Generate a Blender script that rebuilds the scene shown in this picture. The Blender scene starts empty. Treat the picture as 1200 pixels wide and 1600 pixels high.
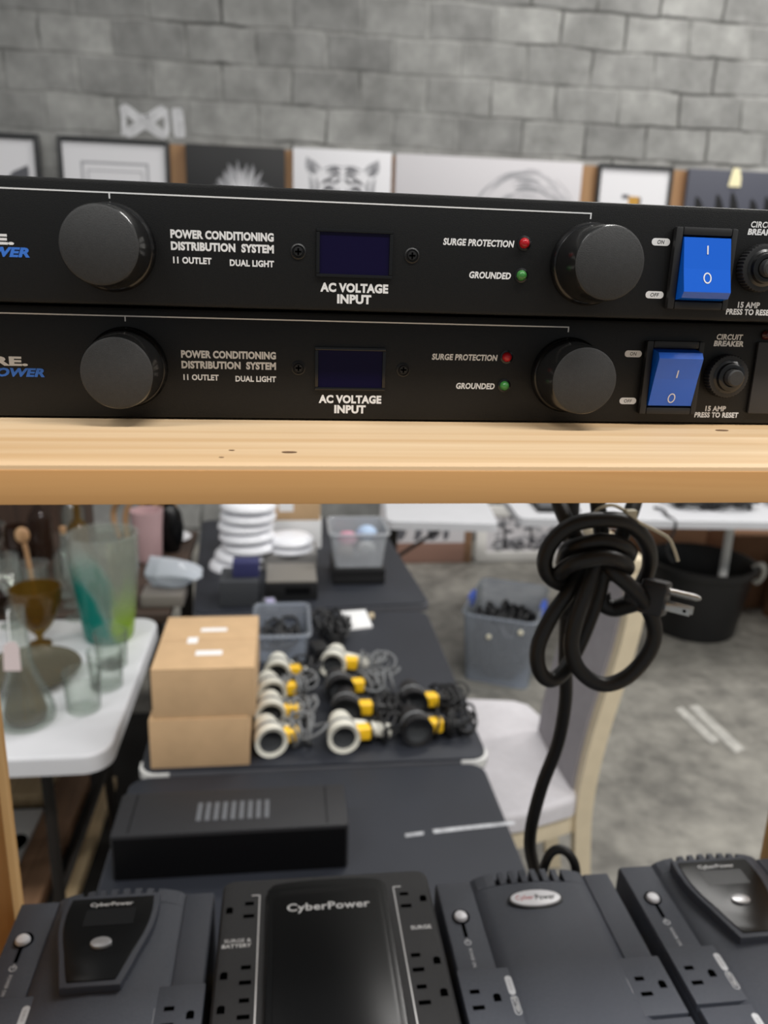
import bpy, bmesh, math, random
from math import sin, cos, pi, radians
from mathutils import Vector as V, Matrix as M4
random.seed(7)
SC = bpy.context.scene
COL = SC.collection

# ------------------------------------------------------------------ camera
FPX, PITCH, YAW, ROLL = 1240.0, radians(16.06), radians(7.31), radians(-1.79)
CAM = V((0, -0.3307, 1.75))
FW = V((sin(YAW)*cos(PITCH), cos(YAW)*cos(PITCH), -sin(PITCH)))
RT0 = V((cos(YAW), -sin(YAW), 0)); DN0 = FW.cross(RT0)
RT = RT0*cos(ROLL) + DN0*sin(ROLL); DN = -RT0*sin(ROLL) + DN0*cos(ROLL)
cd = bpy.data.cameras.new('camera'); cam = bpy.data.objects.new('camera', cd); COL.objects.link(cam)
cd.sensor_width = 36; cd.sensor_fit = 'AUTO'; cd.lens = FPX/1600*36
cd.clip_start = 0.01; cd.clip_end = 100
cd.dof.use_dof = True; cd.dof.focus_distance = 0.322; cd.dof.aperture_fstop = cd.lens/2.6
m = M4.Identity(4)
for i in range(3):
    m[i][0] = RT[i]; m[i][1] = -DN[i]; m[i][2] = -FW[i]; m[i][3] = CAM[i]
cam.matrix_world = m
SC.camera = cam

# ------------------------------------------------------------------ light
vs = SC.view_settings
vs.view_transform = 'Standard'; vs.look = 'None'; vs.gamma = 1; vs.use_curve_mapping = False; vs.exposure = 0.32
w = bpy.data.worlds.new('hall_air'); SC.world = w; w.use_nodes = True
w.node_tree.nodes['Background'].inputs[0].default_value = (0.93, 0.97, 1.0, 1)
w.node_tree.nodes['Background'].inputs[1].default_value = 0.22
def ceiling_lamp(x, y, z, sx, sy, power):
    l = bpy.data.lights.new('ceiling_light', 'AREA'); l.shape = 'RECTANGLE'; l.size = sx; l.size_y = sy
    l.energy = power; l.color = (1, 0.975, 0.94)
    o = bpy.data.objects.new('ceiling_light', l); COL.objects.link(o); o.location = (x, y, z)
for (x, y, p) in ((-2.5, 2.6, 10), (2.6, 3.7, 84), (5.2, 2.6, 100), (-2.5, -1.8, 95), (1.2, -1.8, 110), (4.6, -1.8, 105)):
    ceiling_lamp(x, y, 5.6, 2.4, 0.6, p*1.18)

# ------------------------------------------------------------------ pixel rays to points on real planes
def ray(px, py): return FW*FPX + RT*(px-600) + DN*(py-800)
def on(px, py, z):
    d = ray(px, py); return CAM + d*((z-CAM.z)/d.z)
def at(px, py, Y):
    d = ray(px, py); return CAM + d*((Y-CAM.y)/d.y)

# ------------------------------------------------------------------ materials
def srgb(c):
    return tuple(((v/255)/12.92 if v/255 <= .04045 else ((v/255+.055)/1.055)**2.4) for v in c) + (1,)
def mat(name, c, rough=.5, metal=0, var=.0, scale=60, bump=0, bscale=400, spec=.5, emit=0, coat=0):
    mt = bpy.data.materials.new(name); mt.use_nodes = True
    nt = mt.node_tree; b = nt.nodes['Principled BSDF']
    b.inputs['Base Color'].default_value = srgb(c); b.inputs['Roughness'].default_value = rough
    b.inputs['Metallic'].default_value = metal; b.inputs['Specular IOR Level'].default_value = spec
    b.inputs['Coat Weight'].default_value = coat
    tc = nt.nodes.new('ShaderNodeTexCoord')
    if var:
        n = nt.nodes.new('ShaderNodeTexNoise'); n.inputs['Scale'].default_value = scale; n.inputs['Detail'].default_value = 4
        nt.links.new(tc.outputs['Object'], n.inputs['Vector'])
        r = nt.nodes.new('ShaderNodeMapRange'); r.inputs[1].default_value = .3; r.inputs[2].default_value = .7
        r.inputs[3].default_value = 1-var; r.inputs[4].default_value = 1+var
        nt.links.new(n.outputs['Fac'], r.inputs[0])
        mx = nt.nodes.new('ShaderNodeMix'); mx.data_type = 'RGBA'; mx.blend_type = 'MULTIPLY'
        mx.inputs[0].default_value = 1; mx.inputs[6].default_value = srgb(c)
        nt.links.new(r.outputs[0], mx.inputs[7]); nt.links.new(mx.outputs[2], b.inputs['Base Color'])
    if bump:
        n2 = nt.nodes.new('ShaderNodeTexNoise'); n2.inputs['Scale'].default_value = bscale; n2.inputs['Detail'].default_value = 3
        nt.links.new(tc.outputs['Object'], n2.inputs['Vector'])
        bp = nt.nodes.new('ShaderNodeBump'); bp.inputs['Strength'].default_value = bump; bp.inputs['Distance'].default_value = .002
        nt.links.new(n2.outputs['Fac'], bp.inputs['Height']); nt.links.new(bp.outputs[0], b.inputs['Normal'])
    return mt
def glass(name, tint, body=.12, bodycol=(200, 210, 215), rough=.05, edge=1.5):
    """thin clear plastic or glass: transparent, a little milky, shiny at grazing angles"""
    mt = bpy.data.materials.new(name); mt.use_nodes = True; nt = mt.node_tree
    out = nt.nodes['Material Output']; nt.nodes.remove(nt.nodes['Principled BSDF'])
    t = nt.nodes.new('ShaderNodeBsdfTransparent'); t.inputs[0].default_value = srgb(tint)
    g = nt.nodes.new('ShaderNodeBsdfGlossy'); g.inputs['Roughness'].default_value = rough
    d = nt.nodes.new('ShaderNodeBsdfDiffuse'); d.inputs[0].default_value = srgb(bodycol)
    m1 = nt.nodes.new('ShaderNodeMixShader'); m1.inputs[0].default_value = body
    lw = nt.nodes.new('ShaderNodeLayerWeight'); lw.inputs[0].default_value = .5
    pw = nt.nodes.new('ShaderNodeMath'); pw.operation = 'POWER'; pw.inputs[1].default_value = 4
    fr = nt.nodes.new('ShaderNodeMath'); fr.operation = 'MULTIPLY_ADD'; fr.inputs[1].default_value = (edge-1)*1.1; fr.inputs[2].default_value = .035
    nt.links.new(lw.outputs['Facing'], pw.inputs[0]); nt.links.new(pw.outputs[0], fr.inputs[0])
    m1.name = 'body'
    gz = nt.nodes.new('ShaderNodeMath'); gz.operation = 'POWER'; gz.inputs[1].default_value = 3
    tm = nt.nodes.new('ShaderNodeMix'); tm.data_type = 'RGBA'; tm.name = 'graze'
    c0 = srgb(tint); tm.inputs[6].default_value = c0; tm.inputs[7].default_value = (c0[0]*.42, c0[1]*.46, c0[2]*.43, 1)
    nt.links.new(lw.outputs['Facing'], gz.inputs[0]); nt.links.new(gz.outputs[0], tm.inputs[0]); nt.links.new(tm.outputs[2], t.inputs[0])
    m2 = nt.nodes.new('ShaderNodeMixShader')
    nt.links.new(t.outputs[0], m1.inputs[1]); nt.links.new(d.outputs[0], m1.inputs[2])
    nt.links.new(fr.outputs[0], m2.inputs[0]); nt.links.new(m1.outputs[0], m2.inputs[1]); nt.links.new(g.outputs[0], m2.inputs[2])
    nt.links.new(m2.outputs[0], out.inputs[0])
    return mt, t, d
def wood(name, c1, c2, along='X', s=1.0, rough=.55):
    mt = bpy.data.materials.new(name); mt.use_nodes = True; nt = mt.node_tree; b = nt.nodes['Principled BSDF']
    tc = nt.nodes.new('ShaderNodeTexCoord'); mp = nt.nodes.new('ShaderNodeMapping')
    a = 1.6*s; k = 42*s
    mp.inputs['Scale'].default_value = {'X': (a, k, k), 'Y': (k, a, k), 'Z': (k, k, a)}[along]
    n = nt.nodes.new('ShaderNodeTexNoise'); n.inputs['Scale'].default_value = 1.6; n.inputs['Detail'].default_value = 5
    n.inputs['Distortion'].default_value = .5
    mp2 = nt.nodes.new('ShaderNodeMapping')
    mp2.inputs['Scale'].default_value = {'X': (3, 14, 14), 'Y': (14, 3, 14), 'Z': (14, 14, 3)}[along]
    n2 = nt.nodes.new('ShaderNodeTexNoise'); n2.inputs['Scale'].default_value = 1.0; n2.inputs['Detail'].default_value = 2
    ad = nt.nodes.new('ShaderNodeMath'); ad.operation = 'MULTIPLY_ADD'; ad.inputs[1].default_value = .5
    cr = nt.nodes.new('ShaderNodeValToRGB')
    cr.color_ramp.elements[0].position = .52; cr.color_ramp.elements[0].color = srgb(c2)
    cr.color_ramp.elements[1].position = .92; cr.color_ramp.elements[1].color = srgb(c1)
    nt.links.new(tc.outputs['Object'], mp.inputs[0]); nt.links.new(mp.outputs[0], n.inputs['Vector'])
    nt.links.new(tc.outputs['Object'], mp2.inputs[0]); nt.links.new(mp2.outputs[0], n2.inputs['Vector'])
    nt.links.new(n2.outputs['Fac'], ad.inputs[0]); nt.links.new(n.outputs['Fac'], ad.inputs[2])
    nt.links.new(ad.outputs[0], cr.inputs[0]); nt.links.new(cr.outputs[0], b.inputs['Base Color'])
    b.inputs['Roughness'].default_value = rough
    return mt

K = {}
K['panel'] = mat('black_powder_coat', (17, 17, 17), .42, spec=.3, var=.12, scale=900, bump=.12, bscale=2500)
K['chassis'] = mat('black_steel', (15, 15, 16), .5)
K['rubber'] = mat('matte_black_rubber', (40, 40, 40), .62, var=.12, scale=700, bump=.2, bscale=3000)
K['knob_side'] = mat('satin_black_plastic', (26, 26, 26), .2, spec=.8)
K['gloss_black'] = mat('gloss_black_plastic', (12, 12, 13), .22)
K['slot'] = mat('dark_slot', (3, 3, 3), .9, spec=0)
K['ink_white'] = mat('white_print', (222, 222, 222), .5)
K['ink_grey'] = mat('grey_print', (150, 150, 152), .5)
K['ink_black'] = mat('black_print', (20, 20, 22), .5)
K['ink_blue'] = mat('blue_print', (52, 112, 205), .5)
K['ink_red'] = mat('red_print', (190, 40, 52), .5)
K['screen'] = mat('dark_violet_display', (17, 12, 44), .12, spec=.15)
K['rocker'] = mat('blue_switch_plastic', (14, 92, 204), .2, spec=.6)
K['led_red'] = mat('red_indicator_lens', (170, 22, 32), .15)
K['led_green'] = mat('green_indicator_lens', (62, 128, 62), .15)
K['ups'] = mat('charcoal_plastic', (67, 71, 81), .42, var=.08, scale=500, bump=.35, bscale=1800)
K['ups2'] = mat('black_textured_plastic', (34, 34, 36), .5, var=.08, scale=500, bump=.35, bscale=1800)
K['ups_gloss'] = mat('piano_black_plastic', (11, 11, 12), .26, spec=.3)
K['button'] = mat('white_button_plastic', (232, 232, 236), .3)
K['silver'] = mat('silver_plastic', (190, 190, 192), .3, metal=.5)
K['chrome'] = mat('nickel_metal', (205, 203, 198), .22, metal=1)
K['cord'] = mat('black_cord_jacket', (30, 29, 28), .42, var=.08, scale=300)
K['tie'] = mat('cream_tie_plastic', (236, 228, 202), .45)
K['table_black'] = mat('black_table_top', (36, 39, 47), .55, var=.10, scale=6, bump=.2, bscale=300)
K['offwhite'] = mat('offwhite_plastic', (214, 214, 212), .45, var=.03, scale=20)
K['table_white'] = mat('white_table_plastic', (206, 207, 211), .45, var=.02, scale=15)
K['dark_metal'] = mat('dark_brown_metal', (40, 36, 33), .45, metal=.3)
K['card'] = mat('brown_cardboard', (199, 166, 127), .85, var=.05, scale=25)
K['card_dark'] = mat('dark_brown_cardboard', (128, 92, 66), .85, var=.06, scale=20)
K['paper'] = mat('white_paper', (238, 238, 238), .7)
K['scan_white'] = mat('ivory_scanner_plastic', (222, 220, 208), .4)
K['scan_black'] = mat('black_scanner_plastic', (26, 26, 28), .4)
K['yellow'] = mat('yellow_trigger_plastic', (252, 200, 36), .42)
K['cable_grey'] = mat('grey_cable', (112, 114, 116), .5)
K['cable_black'] = mat('black_cable', (24, 24, 26), .5)
K['black_matte'] = mat('matte_black_plastic', (24, 24, 25), .5)
K['grey_plastic'] = mat('grey_plastic', (92, 94, 98), .5)
K['navy'] = mat('navy_card', (46, 48, 92), .6)
K['bowl'] = mat('white_glaze', (238, 239, 244), .25)
K['pink'] = mat('dusty_pink_glaze', (192, 160, 162), .35)
K['blue_clip'] = mat('blue_plastic', (70, 98, 190), .4)
K['fabric'] = mat('pale_lilac_fabric', (212, 209, 213), .9, var=.04, scale=40, bump=.3, bscale=900)
K['back_fabric'] = mat('grey_lilac_fabric', (152, 148, 152), .9, var=.05, scale=30)
K['cream_wood'] = mat('cream_painted_wood', (214, 200, 172), .5, var=.04, scale=25)
K['frame_black'] = mat('black_frame', (28, 30, 32), .4)
K['frame_white'] = mat('white_frame', (232, 230, 226), .5)
K['art_black'] = mat('black_print_ground', (16, 16, 18), .45)
K['art_white'] = mat('white_print_ground', (234, 233, 236), .55)
K['art_pale'] = mat('pale_print_ground', (212, 209, 212), .55)
K['art_grey'] = mat('grey_print_ground', (74, 76, 88), .5)
K['g1'] = mat('pencil_grey', (168, 168, 172), .6)
K['g2'] = mat('charcoal_grey', (92, 92, 98), .6)
K['g3'] = mat('dark_charcoal', (44, 44, 48), .6)
K['g4'] = mat('soft_grey', (196, 194, 198), .6)
K['gold'] = mat('ochre_print', (196, 148, 60), .5)
K['lampshade'] = mat('pale_yellow_card', (250, 240, 196), .6)  # cream colour of the painted glare spot
K['tub'] = mat('black_tub_plastic', (15, 15, 16), .42)
K['rope'] = mat('white_rope', (226, 224, 216), .8)
K['plank_brown'] = wood('brown_plank', (150, 116, 88), (108, 80, 60), 'Y')
K['plank_tan'] = wood('tan_plank', (210, 186, 146), (168, 140, 104), 'Y')
K['plank_dark'] = wood('dark_brown_board', (74, 54, 42), (48, 34, 27), 'Z')
K['pine'] = wood('pine_board', (225, 199, 163), (202, 166, 122), 'X')
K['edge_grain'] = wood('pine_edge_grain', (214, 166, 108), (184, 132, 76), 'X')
K['post'] = wood('pine_post', (230, 188, 130), (204, 154, 92), 'Z')
K['rail'] = wood('brown_plywood', (172, 134, 94), (146, 106, 70), 'Z', .6)
K['drift'] = wood('tan_driftwood', (188, 150, 110), (150, 112, 76), 'Z', 1.0)
K['plug_black'] = mat('grey_black_plug', (40, 40, 43), .4)
K['tower'] = mat('black_grained_plastic', (31, 31, 34), .5, var=.06, scale=200, bump=.3, bscale=900)
K['clear'], _, _ = glass('clear_glass', (250, 252, 250), .045, (220, 225, 222), .04, 1.45)
K['bin'], _, _ = glass('milky_clear_plastic', (240, 243, 248), .15, (222, 228, 238), .2, 1.3)
K['binclear'], _, _ = glass('clear_tub_plastic', (240, 242, 244), .34, (222, 224, 228), .12, 1.35)
K['amber'], _, _ = glass('amber_glass', (222, 200, 140), .36, (112, 86, 32), .06, 1.45)
K['brown_glass'], _, _ = glass('brown_glass', (176, 152, 134), .3, (70, 52, 42), .06, 1.45)
K['film'], _, _ = glass('crumpled_clear_film', (232, 236, 242), .55, (220, 226, 234), .12, 1.4)

# ------------------------------------------------------------------ mesh building
class MB:
    def __init__(s): s.bm = bmesh.new()
    def add(s, t, T=None, mi=0):
        vm = {}
        for v in t.verts: vm[v] = s.bm.verts.new((T @ v.co) if T else v.co)
        for f in t.faces:
            try:
                g = s.bm.faces.new([vm[v] for v in f.verts]); g.material_index = mi
            except ValueError: pass
        t.free(); return s
    def box(s, a, b, bev=0, mi=0, T=None, seg=2):
        t = bmesh.new(); bmesh.ops.create_cube(t, size=1)
        a = V(a); b = V(b); c = (a+b)/2; d = b-a
        for v in t.verts: v.co = V((v.co.x*d.x, v.co.y*d.y, v.co.z*d.z)) + c
        if bev: bmesh.ops.bevel(t, geom=t.edges[:], offset=min(bev, abs(d.x)*.49, abs(d.y)*.49, abs(d.z)*.49), segments=seg, affect='EDGES', profile=.6)
        return s.add(t, T, mi)
    def prism(s, poly, z0, z1, bev=0, mi=0, T=None, seg=2):
        t = bmesh.new()
        lo = [t.verts.new((p[0], p[1], z0)) for p in poly]; hi = [t.verts.new((p[0], p[1], z1)) for p in poly]
        n = len(poly)
        t.faces.new(lo[::-1]); top = t.faces.new(hi)
        for i in range(n): t.faces.new((lo[i], lo[(i+1) % n], hi[(i+1) % n], hi[i]))
        bmesh.ops.recalc_face_normals(t, faces=t.faces[:])
        if bev: bmesh.ops.bevel(t, geom=list(top.edges), offset=bev, segments=seg, affect='EDGES', profile=.6)
        return s.add(t, T, mi)
    def lathe(s, prof, c=(0, 0, 0), seg=40, mi=0, T=None):
        t = bmesh.new(); rings = []; c = V(c)
        for r, z in prof:
            if r < 1e-6: rings.append([t.verts.new(c+V((0, 0, z)))])
            else: rings.append([t.verts.new(c+V((r*cos(2*pi*k/seg), r*sin(2*pi*k/seg), z))) for k in range(seg)])
        for A, B in zip(rings, rings[1:]):
            for k in range(seg):
                a = A[k % len(A)]; a2 = A[(k+1) % len(A)]; b = B[k % len(B)]; b2 = B[(k+1) % len(B)]
                vs_ = [a, a2, b2, b]; u = []
                for v in vs_:
                    if v not in u: u.append(v)
                if len(u) > 2: t.faces.new(u)
        bmesh.ops.recalc_face_normals(t, faces=t.faces[:])
        return s.add(t, T, mi)
    def cyl(s, p0, p1, r0, r1=None, seg=20, mi=0):
        p0 = V(p0); p1 = V(p1); r1 = r0 if r1 is None else r1
        L = (p1-p0).length; q = (p1-p0).to_track_quat('Z', 'Y').to_matrix().to_4x4()
        return s.lathe([(0, 0), (r0, 0), (r1, L), (0, L)], seg=seg, mi=mi, T=M4.Translation(p0) @ q)
    def tube(s, pts, r, seg=10, sub=8, closed=False, mi=0, r1=None):
        P = spline([V(p) for p in pts], sub, closed)
        t = bmesh.new(); rings = []; n = len(P); up = None
        for i in range(n):
            a = P[(i-1) % n] if (closed or i > 0) else P[i]; b = P[(i+1) % n] if (closed or i < n-1) else P[i]
            d = (b-a).normalized()
            if up is None: up = d.orthogonal().normalized()
            up = (up - d*up.dot(d)).normalized(); sd = d.cross(up)
            rr = r if r1 is None else r+(r1-r)*i/(n-1)
            rings.append([t.verts.new(P[i] + (up*cos(2*pi*k/seg)+sd*sin(2*pi*k/seg))*rr) for k in range(seg)])
        for i in range(n if closed else n-1):
            A = rings[i]; B = rings[(i+1) % n]
            off = 0
            if closed and i == n-1:
                off = min(range(seg), key=lambda o: sum((A[k].co-B[(k+o) % seg].co).length for k in range(seg)))
            for k in range(seg): t.faces.new((A[k], A[(k+1) % seg], B[(k+1+off) % seg], B[(k+off) % seg]))
        if not closed: t.faces.new(rings[0][::-1]); t.faces.new(rings[-1])
        bmesh.ops.recalc_face_normals(t, faces=t.faces[:])
        return s.add(t, None, mi)
    def sphere(s, c, r, sc=(1, 1, 1), mi=0, sub=2, jit=0):
        t = bmesh.new(); bmesh.ops.create_icosphere(t, subdivisions=sub, radius=r)
        for v in t.verts:
            k = 1+random.uniform(-jit, jit); v.co = V((v.co.x*sc[0]*k, v.co.y*sc[1]*k, v.co.z*sc[2]*k))+V(c)
        return s.add(t, None, mi)
    def quad(s, pts, mi=0):
        s.bm.faces.new([s.bm.verts.new(V(p)) for p in pts]).material_index = mi; return s
    def text(s, body, width, height, T, mi=0, bold=.02, shear=0, align='C', depth=.06):
        """letters fitted into width x height; T puts the text plane in place; align by L, C or R of the baseline box"""
        cu = bpy.data.curves.new('t', 'FONT'); cu.body = body; cu.size = 1; cu.offset = bold; cu.shear = shear
        cu.resolution_u = 3; cu.extrude = 0; cu.space_character = 1.05
        o = bpy.data.objects.new('t', cu); COL.objects.link(o)
        bpy.context.view_layer.update()
        me = bpy.data.meshes.new_from_object(o.evaluated_get(bpy.context.evaluated_depsgraph_get()))
        bpy.data.objects.remove(o); bpy.data.curves.remove(cu)
        t = bmesh.new(); t.from_mesh(me); bpy.data.meshes.remove(me)
        xs = [v.co.x for v in t.verts]; ys = [v.co.y for v in t.verts]
        x0, x1, y0, y1 = min(xs), max(xs), min(ys), max(ys)
        ax = {'L': 0, 'C': .5, 'R': 1}[align]
        for v in t.verts: v.co = V((((v.co.x-x0)/(x1-x0)-ax)*width, ((v.co.y-y0)/(y1-y0)-.5)*height, 0))
        return s.add(t, T, mi)
    def build(s, name, mats, parent=None, loc=None, rot=None, smooth=35):
        me = bpy.data.meshes.new(name); s.bm.to_mesh(me); s.bm.free()
        for mm in (mats if isinstance(mats, (list, tuple)) else [mats]): me.materials.append(K[mm] if isinstance(mm, str) else mm)
        if smooth:
            me.shade_smooth(); me.set_sharp_from_angle(angle=radians(smooth))
        o = bpy.data.objects.new(name, me); COL.objects.link(o)
        if parent: o.parent = parent
        if loc is not None: o.location = loc
        if rot is not None: o.rotation_euler = rot
        return o
def spline(P, sub, closed):
    n = len(P); out = []
    if n == 2 or sub <= 1: return P
    for i in range(n if closed else n-1):
        g = (lambda k: P[k % n]) if closed else (lambda k: P[max(0, min(n-1, k))])
        a, b, c, d = g(i-1), g(i), g(i+1), g(i+2)
        for k in range(sub):
            t = k/sub
            out.append(.5*((2*b)+(c-a)*t+(2*a-5*b+4*c-d)*t*t+(3*b-a-3*c+d)*t**3))
    if not closed: out.append(P[-1])
    return out
def tag(o, label, cat, group=None, kind=None):
    o['label'] = label; o['category'] = cat
    if group: o['group'] = group
    if kind: o['kind'] = kind
    return o
def thing(name, label, cat, loc=(0, 0, 0), rz=0, group=None):
    o = bpy.data.objects.new(name, None); COL.objects.link(o); o.empty_display_size = .02
    o.location = loc; o.rotation_euler = (0, 0, rz)
    return tag(o, label, cat, group)
def copy_tree(o, parent=None):
    c = o.copy(); COL.objects.link(c)
    if parent: c.parent = parent
    for ch in list(o.children): copy_tree(ch, c)
    return c
def rrect(x0, y0, x1, y1, r, n=6):
    out = []
    for cx, cy, a in ((x1-r, y1-r, 0), (x0+r, y1-r, 90), (x0+r, y0+r, 180), (x1-r, y0+r, 270)):
        for k in range(n+1):
            t = radians(a+90*k/n); out.append((cx+r*cos(t), cy+r*sin(t)))
    return out
def ellipse(cx, cy, rx, ry, n=36): return [(cx+rx*cos(2*pi*k/n), cy+ry*sin(2*pi*k/n)) for k in range(n)]
def FT(x, y, z, sx=1): return M4(((1, 0, 0, x), (0, 0, -1, y), (0, 1, 0, z), (0, 0, 0, 1)))      # text upright, facing -Y
def TT(x, y, z, rot=0): return M4.Translation((x, y, z)) @ M4.Rotation(rot, 4, 'Z')                 # text lying on a top

# ================================================================== SETTING
def floor_shading():
    mt = bpy.data.materials.new('polished_concrete'); mt.use_nodes = True; nt = mt.node_tree; b = nt.nodes['Principled BSDF']
    tc = nt.nodes.new('ShaderNodeTexCoord')
    n = nt.nodes.new('ShaderNodeTexNoise'); n.inputs['Scale'].default_value = 3.2; n.inputs['Detail'].default_value = 8; n.inputs['Roughness'].default_value = .65
    n2 = nt.nodes.new('ShaderNodeTexNoise'); n2.inputs['Scale'].default_value = 14; n2.inputs['Detail'].default_value = 6
    ad = nt.nodes.new('ShaderNodeMath'); ad.operation = 'MULTIPLY_ADD'; ad.inputs[1].default_value = .5
    cr = nt.nodes.new('ShaderNodeValToRGB')
    cr.color_ramp.elements[0].position = .58; cr.color_ramp.elements[0].color = srgb((98, 96, 91))
    cr.color_ramp.elements[1].position = .95; cr.color_ramp.elements[1].color = srgb((150, 147, 139))
    for q in (n, n2): nt.links.new(tc.outputs['Object'], q.inputs['Vector'])
    nt.links.new(n2.outputs['Fac'], ad.inputs[0]); nt.links.new(n.outputs['Fac'], ad.inputs[2])
    nt.links.new(ad.outputs[0], cr.inputs[0]); nt.links.new(cr.outputs[0], b.inputs['Base Color'])
    b.inputs['Roughness'].default_value = .5
    return mt
def block_mat(z0, x0):
    mt = bpy.data.materials.new('grey_block_wall'); mt.use_nodes = True; nt = mt.node_tree; b = nt.nodes['Principled BSDF']
    L = nt.links.new
    tc = nt.nodes.new('ShaderNodeTexCoord'); mp = nt.nodes.new('ShaderNodeMapping')
    mp.inputs['Rotation'].default_value = (radians(-90), 0, 0); mp.inputs['Location'].default_value = (-x0, -z0, 0)
    # wobble the courses a little
    nz = nt.nodes.new('ShaderNodeTexNoise'); nz.inputs['Scale'].default_value = 3.5; nz.inputs['Detail'].default_value = 3
    sub = nt.nodes.new('ShaderNodeVectorMath'); sub.operation = 'SUBTRACT'; sub.inputs[1].default_value = (.5, .5, .5)
    scl = nt.nodes.new('ShaderNodeVectorMath'); scl.operation = 'SCALE'; scl.inputs['Scale'].default_value = .05
    add = nt.nodes.new('ShaderNodeVectorMath'); add.operation = 'ADD'
    sep = nt.nodes.new('ShaderNodeSeparateXYZ'); cmb = nt.nodes.new('ShaderNodeCombineXYZ')
    L(tc.outputs['Object'], nz.inputs['Vector']); L(nz.outputs['Color'], sub.inputs[0]); L(sub.outputs[0], scl.inputs[0])
    L(tc.outputs['Object'], add.inputs[0]); L(scl.outputs[0], add.inputs[1]); L(add.outputs[0], sep.inputs[0])
    ax = nt.nodes.new('ShaderNodeMath'); ax.inputs[1].default_value = -x0+40.6*.5
    az = nt.nodes.new('ShaderNodeMath'); az.inputs[1].default_value = -z0+20.3
    L(sep.outputs['X'], ax.inputs[0]); L(sep.outputs['Z'], az.inputs[0]); L(ax.outputs[0], cmb.inputs[0]); L(az.outputs[0], cmb.inputs[1])
    br = nt.nodes.new('ShaderNodeTexBrick'); br.inputs['Scale'].default_value = 1
    br.inputs['Brick Width'].default_value = .406; br.inputs['Row Height'].default_value = .203
    br.inputs['Mortar Size'].default_value = .013; br.inputs['Mortar Smooth'].default_value = .6; br.inputs['Bias'].default_value = 0
    br.inputs['Color1'].default_value = srgb((130, 130, 128)); br.inputs['Color2'].default_value = srgb((155, 155, 152)); br.inputs['Mortar'].default_value = srgb((144, 144, 141))
    L(cmb.outputs[0], br.inputs['Vector'])
    # stains and efflorescence
    n = nt.nodes.new('ShaderNodeTexNoise'); n.inputs['Scale'].default_value = 2.6; n.inputs['Detail'].default_value = 7; n.inputs['Roughness'].default_value = .62
    L(tc.outputs['Object'], n.inputs['Vector'])
    mr = nt.nodes.new('ShaderNodeMapRange'); mr.inputs[1].default_value = .3; mr.inputs[2].default_value = .72; mr.inputs[3].default_value = .74; mr.inputs[4].default_value = 1.26
    L(n.outputs['Fac'], mr.inputs[0])
    mx = nt.nodes.new('ShaderNodeMix'); mx.data_type = 'RGBA'; mx.blend_type = 'MULTIPLY'; mx.inputs[0].default_value = 1
    nf = nt.nodes.new('ShaderNodeTexNoise'); nf.inputs['Scale'].default_value = 9; nf.inputs['Detail'].default_value = 6; nf.inputs['Roughness'].default_value = .6
    L(tc.outputs['Object'], nf.inputs['Vector'])
    mf = nt.nodes.new('ShaderNodeMapRange'); mf.inputs[1].default_value = .32; mf.inputs[2].default_value = .7; mf.inputs[3].default_value = .82; mf.inputs[4].default_value = 1.2
    L(nf.outputs['Fac'], mf.inputs[0])
    mm = nt.nodes.new('ShaderNodeMath'); mm.operation = 'MULTIPLY'; L(mr.outputs[0], mm.inputs[0]); L(mf.outputs[0], mm.inputs[1])
    L(br.outputs['Color'], mx.inputs[6]); L(mm.outputs[0], mx.inputs[7])
    # open joints: mortar dark only along some stretches
    n3 = nt.nodes.new('ShaderNodeTexNoise'); n3.inputs['Scale'].default_value = 1.9; n3.inputs['Detail'].default_value = 5
    L(tc.outputs['Object'], n3.inputs['Vector'])
    m3 = nt.nodes.new('ShaderNodeMapRange'); m3.inputs[1].default_value = .49; m3.inputs[2].default_value = .60; m3.inputs[3].default_value = 0; m3.inputs[4].default_value = .85
    L(n3.outputs['Fac'], m3.inputs[0])
    mu = nt.nodes.new('ShaderNodeMath'); mu.operation = 'MULTIPLY'; L(m3.outputs[0], mu.inputs[0]); L(br.outputs['Fac'], mu.inputs[1])
    mx2 = nt.nodes.new('ShaderNodeMix'); mx2.data_type = 'RGBA'; mx2.inputs[7].default_value = srgb((70, 70, 67))
    L(mu.outputs[0], mx2.inputs[0]); L(mx.outputs[2], mx2.inputs[6])
    L(mx2.outputs[2], b.inputs['Base Color']); b.inputs['Roughness'].default_value = .9
    bp = nt.nodes.new('ShaderNodeBump'); bp.inputs['Distance'].default_value = .006; bp.inputs['Strength'].default_value = .5; bp.invert = True
    L(br.outputs['Fac'], bp.inputs['Height']); L(bp.outputs[0], b.inputs['Normal'])
    return mt
WY = 4.93
fl = MB().box((-9, -5, -.1), (10, 8, 0)).build('floor', floor_shading(), smooth=0); fl['kind'] = 'structure'
zr = at(150, 148, WY).z; xr = at(290, 75, WY).x
wb = MB().box((-9, WY, 0), (10, WY+.2, 7)).build('wall_back', block_mat(zr, xr), smooth=0); wb['kind'] = 'structure'
# white paint smear on one block
# scuffed paint marks on the floor
K['floor_paint'] = mat('worn_white_floor_paint', (172, 170, 164), .7, var=.25, scale=22)
mb = MB()
for p in (((1055, 1108), (1066, 1104), (1125, 1156), (1112, 1162)), ((1076, 1104), (1090, 1101), (1164, 1170), (1150, 1177))):
    mb.quad([on(a, b, .0015) for a, b in p])
mb.build('paint_mark', 'floor_paint', fl, smooth=0)

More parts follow.
